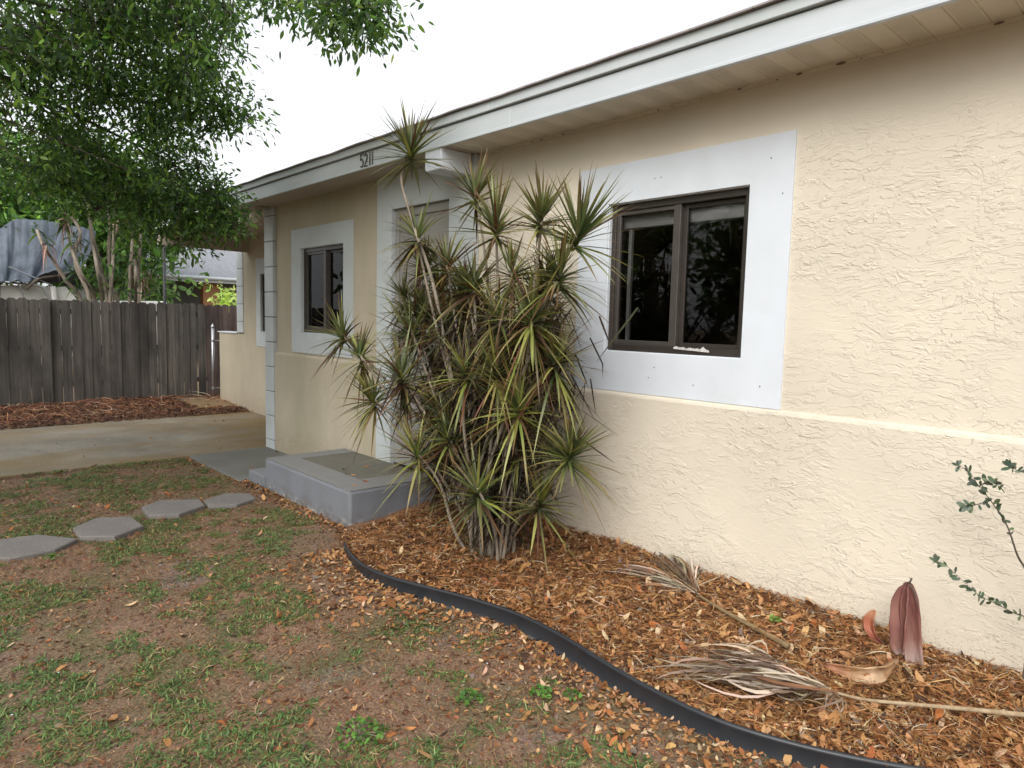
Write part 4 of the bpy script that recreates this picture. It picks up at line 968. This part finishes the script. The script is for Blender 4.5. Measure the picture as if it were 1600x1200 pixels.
tag(o, 'creased blue grey tarp draped over the boat behind the fence', 'tarp')
m = MB(); sg = [at_x(*p, XB + .36) for p in ((40, 452), (60, 436), (80, 432), (104, 428))]; m.tube(smooth_path([tuple(p) for p in sg], 4), .03, 6); m.build('tarp_prop', M['cane_dark'], bt)

# neighbour house
nh = thing('neighbour_house', 'low house with pale grey hip roof behind the fence beyond the carport', 'house', (-29, 9, 0))
e0 = Vector((-24, 4.6, 2.78)); XN = -24
m = MB(); yA, yBn, xF, xBk, ze, zr = 4.2, 13.5, XN, XN - 9, 2.84, 3.72
V = [(xF, yA, ze), (xF, yBn, ze), (xBk, yBn, ze), (xBk, yA, ze), (XN - 4.0, 8.15, zr + .62), (XN - 4.0, 9.6, zr + .62)]
m.add(V, [(0, 1, 5, 4), (1, 2, 5), (2, 3, 4, 5), (3, 0, 4)]); m.build('roof', M['far_roof'], nh)
m = MB(); m.box(xF - .02, xF + .05, yA, yBn, ze - .17, ze - .002); m.box(xBk, xF - .02, yA - .05, yA, ze - .17, ze - .002); m.tube([(xF + .08, yA, ze - .03), (xF + .08, yBn, ze - .03)], .06, 8); m.build('gutter', M['white_shaded'], nh)
m = MB(); m.box(xBk + .5, xF - 1.6, yA + .6, yBn - .5, 0, ze - .02); m.build('wall', M['far_wall'], nh)
m = MB(); p = at_x(330, 450, XN - .4); m.box(XN - .6, XN - .3, p.y - .3, p.y + .25, 0, ze - .17); m.build('porch_post', M['orange'], nh)
m = MB(); m.box(XN - 1.6, XN - 1.57, 5.6, 6.6, 1.0, 2.1); wq = m.build('window', M['white_shaded'], nh); m = MB(); m.box(XN - 1.57, XN - 1.56, 5.68, 6.52, 1.08, 2.02); m.build('pane', M['black'], wq)

# ------------------------------------------------------------------ trees
def leafcloud(lb, C_, n_per, rad, L0, L1, cols, wts, flat=.8, wr=.36):
    """C_ (m,3) twig centres; leaves set around each"""
    m_ = len(C_); n = m_ * n_per; c = np.repeat(C_, n_per, 0); P = c + rng.normal(0, 1, (n, 3)) * rad * np.array([1, 1, flat])
    D = unit((P - c) / rad * .6 + rng.normal(0, .7, (n, 3)) + np.array([0, 0, -.35])); L = rng.uniform(L0, L1, n)
    s_ = unit(np.cross(D, rng.normal(0, .8, (n, 3)) + np.array([0, 0, 1.0])))
    t = np.array([0, .35, .7, 1.0]); pts = P[:, None] + D[:, None] * (L[:, None] * t)[..., None]; pts[:, :, 2] -= (t**2) * L[:, None] * .15
    tw = np.repeat(rng.normal(1, .16, (m_, 1)), n_per, 0)
    lb.strips(pts, (L * wr * .5)[:, None] * np.array([.12, .95, .85, .05]), s_, pal(n, cols, wts, .14) * tw)
LG = [srgb(80, 110, 58), srgb(98, 130, 66), srgb(62, 88, 56), srgb(124, 152, 78), srgb(84, 102, 78)]
oak = thing('oak_tree', 'large overhanging oak with dense small leaves filling the top left', 'tree', (-6.6, -2.6, 0))
T0 = Vector((-6.6, -2.6, 0)); fork = Vector((-6.7, -2.3, 2.7))
# crown lobes (u, v, distance, radius px, number of twigs)
LOBES = [(60, 60, 7.5, 95, 190), (180, 50, 7.2, 85, 150), (290, 40, 7.0, 70, 120), (360, 20, 6.6, 40, 50), (60, 160, 7.8, 80, 130), (170, 150, 7.6, 85, 150), (270, 130, 7.3, 62, 100), (330, 110, 7.0, 40, 42),
         (385, 95, 7.0, 24, 10), (378, 145, 6.9, 28, 16), (392, 190, 6.8, 26, 24), (350, 180, 7.0, 36, 34), (405, 170, 6.8, 12, 4), (295, 185, 7.2, 40, 38), (240, 205, 7.6, 55, 85), (150, 235, 7.9, 60, 80), (60, 262, 8.2, 55, 38),
         (20, 190, 8, 45, 40), (110, 290, 8.2, 50, 42), (190, 275, 7.8, 52, 72), (260, 270, 7.5, 46, 62), (310, 262, 7.4, 28, 24), (230, 330, 7.6, 42, 52), (290, 325, 7.4, 42, 56), (345, 320, 7.2, 34, 44), (372, 352, 7.1, 18, 20), (300, 355, 7.4, 28, 26), (150, 330, 8.0, 34, 26),
         (340, 290, 7.2, 22, 14), (395, 6, 6.4, 20, 18), (425, -2, 6.0, 24, 26), (452, -4, 5.8, 24, 24), (505, 8, 5.2, 26, 16), (525, 45, 5.1, 24, 13), (570, 15, 5.0, 36, 26), (592, 45, 5.0, 22, 12), (610, 25, 5.0, 16, 6), (655, -8, 4.9, 16, 5), (480, -15, 5.3, 30, 16), (560, -40, 5.1, 60, 40),
         (-80, 60, 7, 120, 160), (-80, 220, 7.6, 90, 110), (100, -60, 6.8, 110, 130), (250, -70, 6.5, 100, 110), (380, -70, 6.2, 80, 80), (-200, 120, 6, 140, 150), (-250, -100, 5.5, 180, 170), (0, -150, 6, 150, 160), (250, -180, 5.6, 140, 140), (450, -150, 5.2, 120, 100)]
def crown_ok(p):
    v_ = Vector(p) - Vector((0, 0, 1.6)); c = [sum(R[i][j] * v_[i] for i in range(3)) for j in range(3)]
    if c[2] < .3: return True
    u, v = c[0] / c[2] * FPX + 800, c[1] / c[2] * FPX + 600
    if u < 0 or v < -8: return not (v > -40 and 395 < u)  or v < -40
    if v < 16 + 8 * math.sin(u * .11) and u < 480: return True
    right = np.interp(v, [0, 30, 60, 100, 130, 150, 180, 200, 214, 230, 260, 290, 320, 370, 395], [375, 380, 362, 392, 372, 400, 408, 402, 345, 308, 330, 352, 370, 378, 372])
    low = np.interp(u, [0, 60, 100, 140, 200, 260, 300, 390], [285, 300, 322, 340, 362, 384, 395, 398])
    if u < right and v < low: return not (u < 45 and 218 < v < 250) 
    spray = np.interp(u, [470, 482, 520, 530, 552, 575, 605, 625, 632], [-20, 16, 62, 64, 40, 52, 54, 22, -20])
    return 470 < u < 632 and v < spray
lb = LB(); mb = MB(); Call = []
for (u, v, d, r, n) in LOBES:
    c = at_d(u, v, d); rm_ = r / FPX * d
    if n >= 110: 
        q = fork.lerp(c, .45) + Vector((random.uniform(-.3, .3), random.uniform(-.3, .3), .5)); pts = smooth_path([tuple(fork), tuple(q), tuple(c.lerp(q, .3) + Vector((0, 0, .12))), tuple(c)], 5)
        mb.tube(pts, [.030 * (1 - j / len(pts)) ** 1.1 + .006 for j in range(len(pts))], 6)
    k = 0; tw = []
    n = int(n * .9)
    while k < n:
        o = Vector((random.gauss(0, .5), random.gauss(0, .5), random.gauss(0, .5)))
        p = c + Vector((o.x * rm_, o.y * rm_, o.z * rm_))
        # stretch lobes away along depth for real volume
        p += ray(u, v).normalized() * random.gauss(0, .35 if n > 40 else .15)
        k += 1
        if crown_ok(p) and noise.noise(p * 1.9) > (-.12 if u > -60 and v > -60 else -9): tw.append(tuple(p))
    if not tw: continue
    tw = np.array(tw); Call.append(tw)
    for i in range(0, len(tw), 2 if n > 60 else 1):
        e = Vector(tw[i]); mid = c.lerp(e, .5) + Vector((0, 0, .04)); mb.tube([tuple(c), tuple(mid), tuple(e)], [.008, .005, .002], 4, cap=False)
    leafcloud(lb, tw, 32 if v > -60 and u > -60 else 14, .09, .034, .072, LG, [3, 3, 3, 1.4, 2], .8, .38)
# rest of the crown, behind and above the camera's left
W_ = np.stack([rng.normal(-6.8, 2.0, 2600), rng.normal(-3.0, 1.9, 2600), rng.normal(5.2, 1.0, 2600)], 1)
okk = []
for p in W_:
    v = Vector(p) - Vector((0, 0, 1.6)); cz = sum(R[i][2] * v[i] for i in range(3)); cx_ = sum(R[i][0] * v[i] for i in range(3))
    okk.append(not (cz > 0 and cx_ / cz > -.80) and p[2] > 2.8)
W_ = W_[np.array(okk)]
leafcloud(lb, W_, 16, .16, .05, .09, LG, [3, 3, 3, 1.4, 2], .8, .42)
for i in range(26):
    e = Vector(W_[i * 7]); q = fork.lerp(e, .5) + Vector((0, 0, .3)); mb.tube(smooth_path([tuple(fork), tuple(q), tuple(e)], 5), [.06 * (1 - j / 11) + .01 for j in range(11)], 6)
mb.tube(smooth_path([tuple(T0), (-6.62, -2.55, .25), (-6.65, -2.45, 1.4), tuple(fork)], 6), [.30 - .012 * j for j in range(19)], 14)
# visible limbs crossing the crown
for path, r in (([(-120, 100, 7.4), (0, 118, 7.5), (60, 150, 7.6), (120, 180, 7.6), (190, 215, 7.6), (260, 250, 7.5), (320, 290, 7.4)], .022), ([(20, -40, 7), (70, 20, 7.1), (100, 50, 7.1), (140, 70, 7.1), (200, 90, 7.0), (260, 120, 7)], .018), ([(100, 50, 7.1), (115, 90, 7.1), (135, 130, 7.2), (150, 170, 7.4)], .02), ([(-60, 70, 7.4), (0, 78, 7.4), (60, 75, 7.3), (120, 60, 7.2)], .016), ([(260, 140, 7.0), (310, 165, 6.9), (360, 175, 6.9)], .012), ([(460, -60, 5.2), (520, -5, 5.1), (545, 25, 5.0), (560, 50, 5.0)], .008)):
    pts = smooth_path([tuple(at_d(*p)) for p in path], 5); mb.tube(pts, [r * (1 - .7 * j / len(pts)) for j in range(len(pts))], 7)
mb.build('trunk', M['bark'], oak, smooth=True); lb.build('crown', M['leaf'], oak)

# cane plants behind the fence
def broad(lb, c, n, L, cols, wts, droop=.6):
    ph = rng.uniform(0, 2*math.pi, n); el_ = rng.uniform(-.3, 1.2, n); d = np.stack([np.cos(ph)*np.cos(el_), np.sin(ph)*np.cos(el_), np.sin(el_)], 1); Ls = L * rng.uniform(.7, 1.2, n)
    t = np.array([0, .2, .45, .75, 1.0]); pts = np.array(c)[None, None] + rng.normal(0, .04, (n, 1, 3)) + d[:, None] * (Ls[:, None]*t)[..., None]; pts[:, :, 2] -= (t**2) * (Ls * droop * rng.uniform(.4, 1.4, n))[:, None]
    s_ = unit(np.cross(d, np.array([0, 0, 1.0]) + rng.normal(0, .3, (n, 3)))); lb.strips(pts, (Ls*.075)[:, None] * np.array([.3, .9, 1, .7, .05]), s_, pal(n, cols, wts))
BG = [srgb(62, 86, 48), srgb(78, 104, 58), srgb(46, 68, 42), srgb(108, 130, 76)]
def canes(lab, x, stems_, heads, dead):
    b0 = at_x(stems_[0][0][0], 475, x); t_ = thing('cane_plant', lab, 'plant', (x, b0.y, 0), 'tall cane plants behind the fence')
    for s_ in stems_:
        pts = [at_x(u, v, x + random.uniform(-.25, .25)) for u, v in s_]; pts = [Vector((pts[0].x, pts[0].y, 0))] + pts; m = MB(); sp = smooth_path([tuple(p) for p in pts], 4); m.tube(sp, [.036 - .012 * j / len(sp) for j in range(len(sp))], 7); m.build('cane', M['cane'], t_, smooth=True)
    l = LB()
    for u, v, n, L in heads: broad(l, at_x(u, v, x + random.uniform(-.3, .3)), n, L, BG, [3, 2.5, 3, 1])
    l.build('foliage', M['leaf'], t_)
    if dead:
        l = LB()
        for u, v, n in dead: broad(l, at_x(u, v, x + random.uniform(-.2, .3)), n, .17, [srgb(140, 112, 104), srgb(112, 84, 80), srgb(156, 138, 116)], [2, 2, 1], 2.6)
        l.build('dead_leaves', M['litter'], t_)
canes('tallest group of pale canes with broad leaves rising behind the fence middle', -14.3,
      [[(168, 478), (158, 420), (145, 370), (137, 320), (132, 285)], [(160, 478), (152, 420), (143, 370), (140, 320)], [(172, 478), (176, 420), (178, 360), (182, 300)], [(186, 478), (165, 440), (150, 400)], [(176, 478), (170, 400), (172, 350), (165, 320), (160, 290)]],
      [(132, 300, 26, .45), (142, 318, 22, .4), (182, 300, 24, .4), (160, 290, 24, .4), (195, 350, 16, .3), (192, 380, 14, .35), (185, 400, 14, .3), (118, 375, 12, .3), (175, 330, 14, .3), (150, 440, 16, .35), (170, 420, 14, .35), (195, 455, 14, .3), (130, 400, 12, .3)], [(180, 345, 8)])
canes('cane group with drooping leaf fans beside the thin dark pole', -14.3,
      [[(203, 478), (203, 430), (206, 390), (208, 350)], [(218, 478), (216, 430), (219, 380), (220, 345)], [(212, 478), (212, 430), (210, 390)]],
      [(208, 352, 22, .4), (222, 345, 22, .4), (232, 360, 20, .35), (240, 375, 18, .35), (225, 400, 12, .3), (245, 450, 20, .35), (232, 462, 20, .35), (252, 462, 16, .35), (215, 330, 20, .4), (205, 400, 16, .35), (240, 420, 16, .35), (262, 455, 14, .3), (200, 440, 14, .3)], [(222, 435, 18), (214, 420, 8), (228, 425, 8)])
canes('slender leaning canes with drooping dead leaves in front of the tarp', -14.3,
      [[(128, 478), (104, 440), (82, 405), (68, 385), (58, 360)], [(150, 478), (128, 430), (112, 390), (104, 350)], [(142, 478), (120, 420), (118, 390), (126, 365), (112, 340), (96, 330)]],
      [(58, 362, 10, .25), (72, 372, 10, .22), (104, 350, 16, .3), (84, 335, 16, .3), (100, 322, 18, .3), (120, 430, 16, .3), (108, 425, 14, .25), (128, 450, 14, .3), (76, 310, 14, .3)], [(68, 385, 12), (98, 345, 14), (120, 385, 10), (74, 380, 8), (104, 330, 10)])

# far trees
def far_tree(lab, base, h, r, n, cols, z0=.35, L=(.14, .28), grp='trees beyond the neighbouring yards', name='broadleaf_tree', per=26):
    t_ = thing(name, lab, 'tree', base, grp); b = Vector(base); m = MB(); m.tube([tuple(b), tuple(b + Vector((.1, 0, h * .45))), tuple(b + Vector((0, .1, h * .8)))], [.2, .15, .05], 9)
    C_ = []
    for i in range(9):
        a = random.uniform(0, 6.28); rr = r * random.uniform(.2, .7); z = h * random.uniform(z0 + .1, .88); c = b + Vector((math.cos(a)*rr, math.sin(a)*rr, z)); m.tube([tuple(b + Vector((0, 0, h * .35))), tuple(c)], [.08, .03], 5)
        k = n // 9; C_.append(np.array(c)[None] + rng.normal(0, 1, (k, 3)) * np.array([r * .34, r * .34, h * .13]))
    m.build('trunk', M['bark'], t_, smooth=True); l = LB(); leafcloud(l, np.concatenate(C_), per, .3, L[0], L[1], cols, [1] * len(cols), .8, .5); l.build('crown', M['leaf'], t_)
far_tree('loose green tree above the left end of the tarp', (-22.5, 2.0, 0), 6.2, 2.3, 240, [srgb(96, 128, 66), srgb(118, 150, 84), srgb(80, 112, 66)])
far_tree('dense green tree behind the boat and canes', (-22.0, 4.6, 0), 5.4, 2.0, 260, [srgb(88, 120, 60), srgb(104, 136, 72), srgb(72, 104, 56)])
far_tree('round green tree peeking over the pale grey roof', (-36, 10.5, 0), 5.6, 2.0, 160, [srgb(110, 136, 84), srgb(92, 120, 74)])
far_tree('yellow green tree at the right end of the pale grey roof', (-38, 16.4, 0), 5.2, 2.0, 160, [srgb(170, 176, 92), srgb(150, 160, 84)])
# bright shrub by the neighbour's porch
sh = thing('shrub', 'pale yellow green leafy shrub by the far porch, beside the white column', 'shrub', tuple(Vector((-19, at_x(360, 468, -19).y, 0))))
l = LB(); cc = at_x(362, 470, -19); leafcloud(l, np.array(cc)[None] + rng.normal(0, 1, (30, 3)) * np.array([.3, .22, .22]), 12, .12, .1, .2, [srgb(190, 206, 130), srgb(150, 176, 96)], [1, 1], .8, .4); l.build('foliage', M['leaf'], sh)
m = MB(); m.tube([(cc.x, cc.y, 0), tuple(cc)], .03, 6); m.build('stem', M['bark'], sh)
# trees across the street, behind the camera: they are what the windows mirror
for i, (x, y, h) in enumerate(((-14, -22, 8), (-7, -21, 7), (0, -22, 8.5), (7, -21, 7), (14, -22, 8), (-22, -20, 8), (-30, -14, 8))):
    far_tree(['tall', 'wide', 'rounded', 'spreading', 'dark', 'dense', 'leaning'][i] + ' green street tree standing across the road behind the viewer, number of seven'.replace(', number of seven', ''), (x, y, 0), h, 3.4, 150, [srgb(64, 92, 48), srgb(52, 78, 42)], .15, (.35, .6), 'street trees across the road', per=20)

for o in list(bpy.data.objects):
    if '_o' in o: del o['_o']
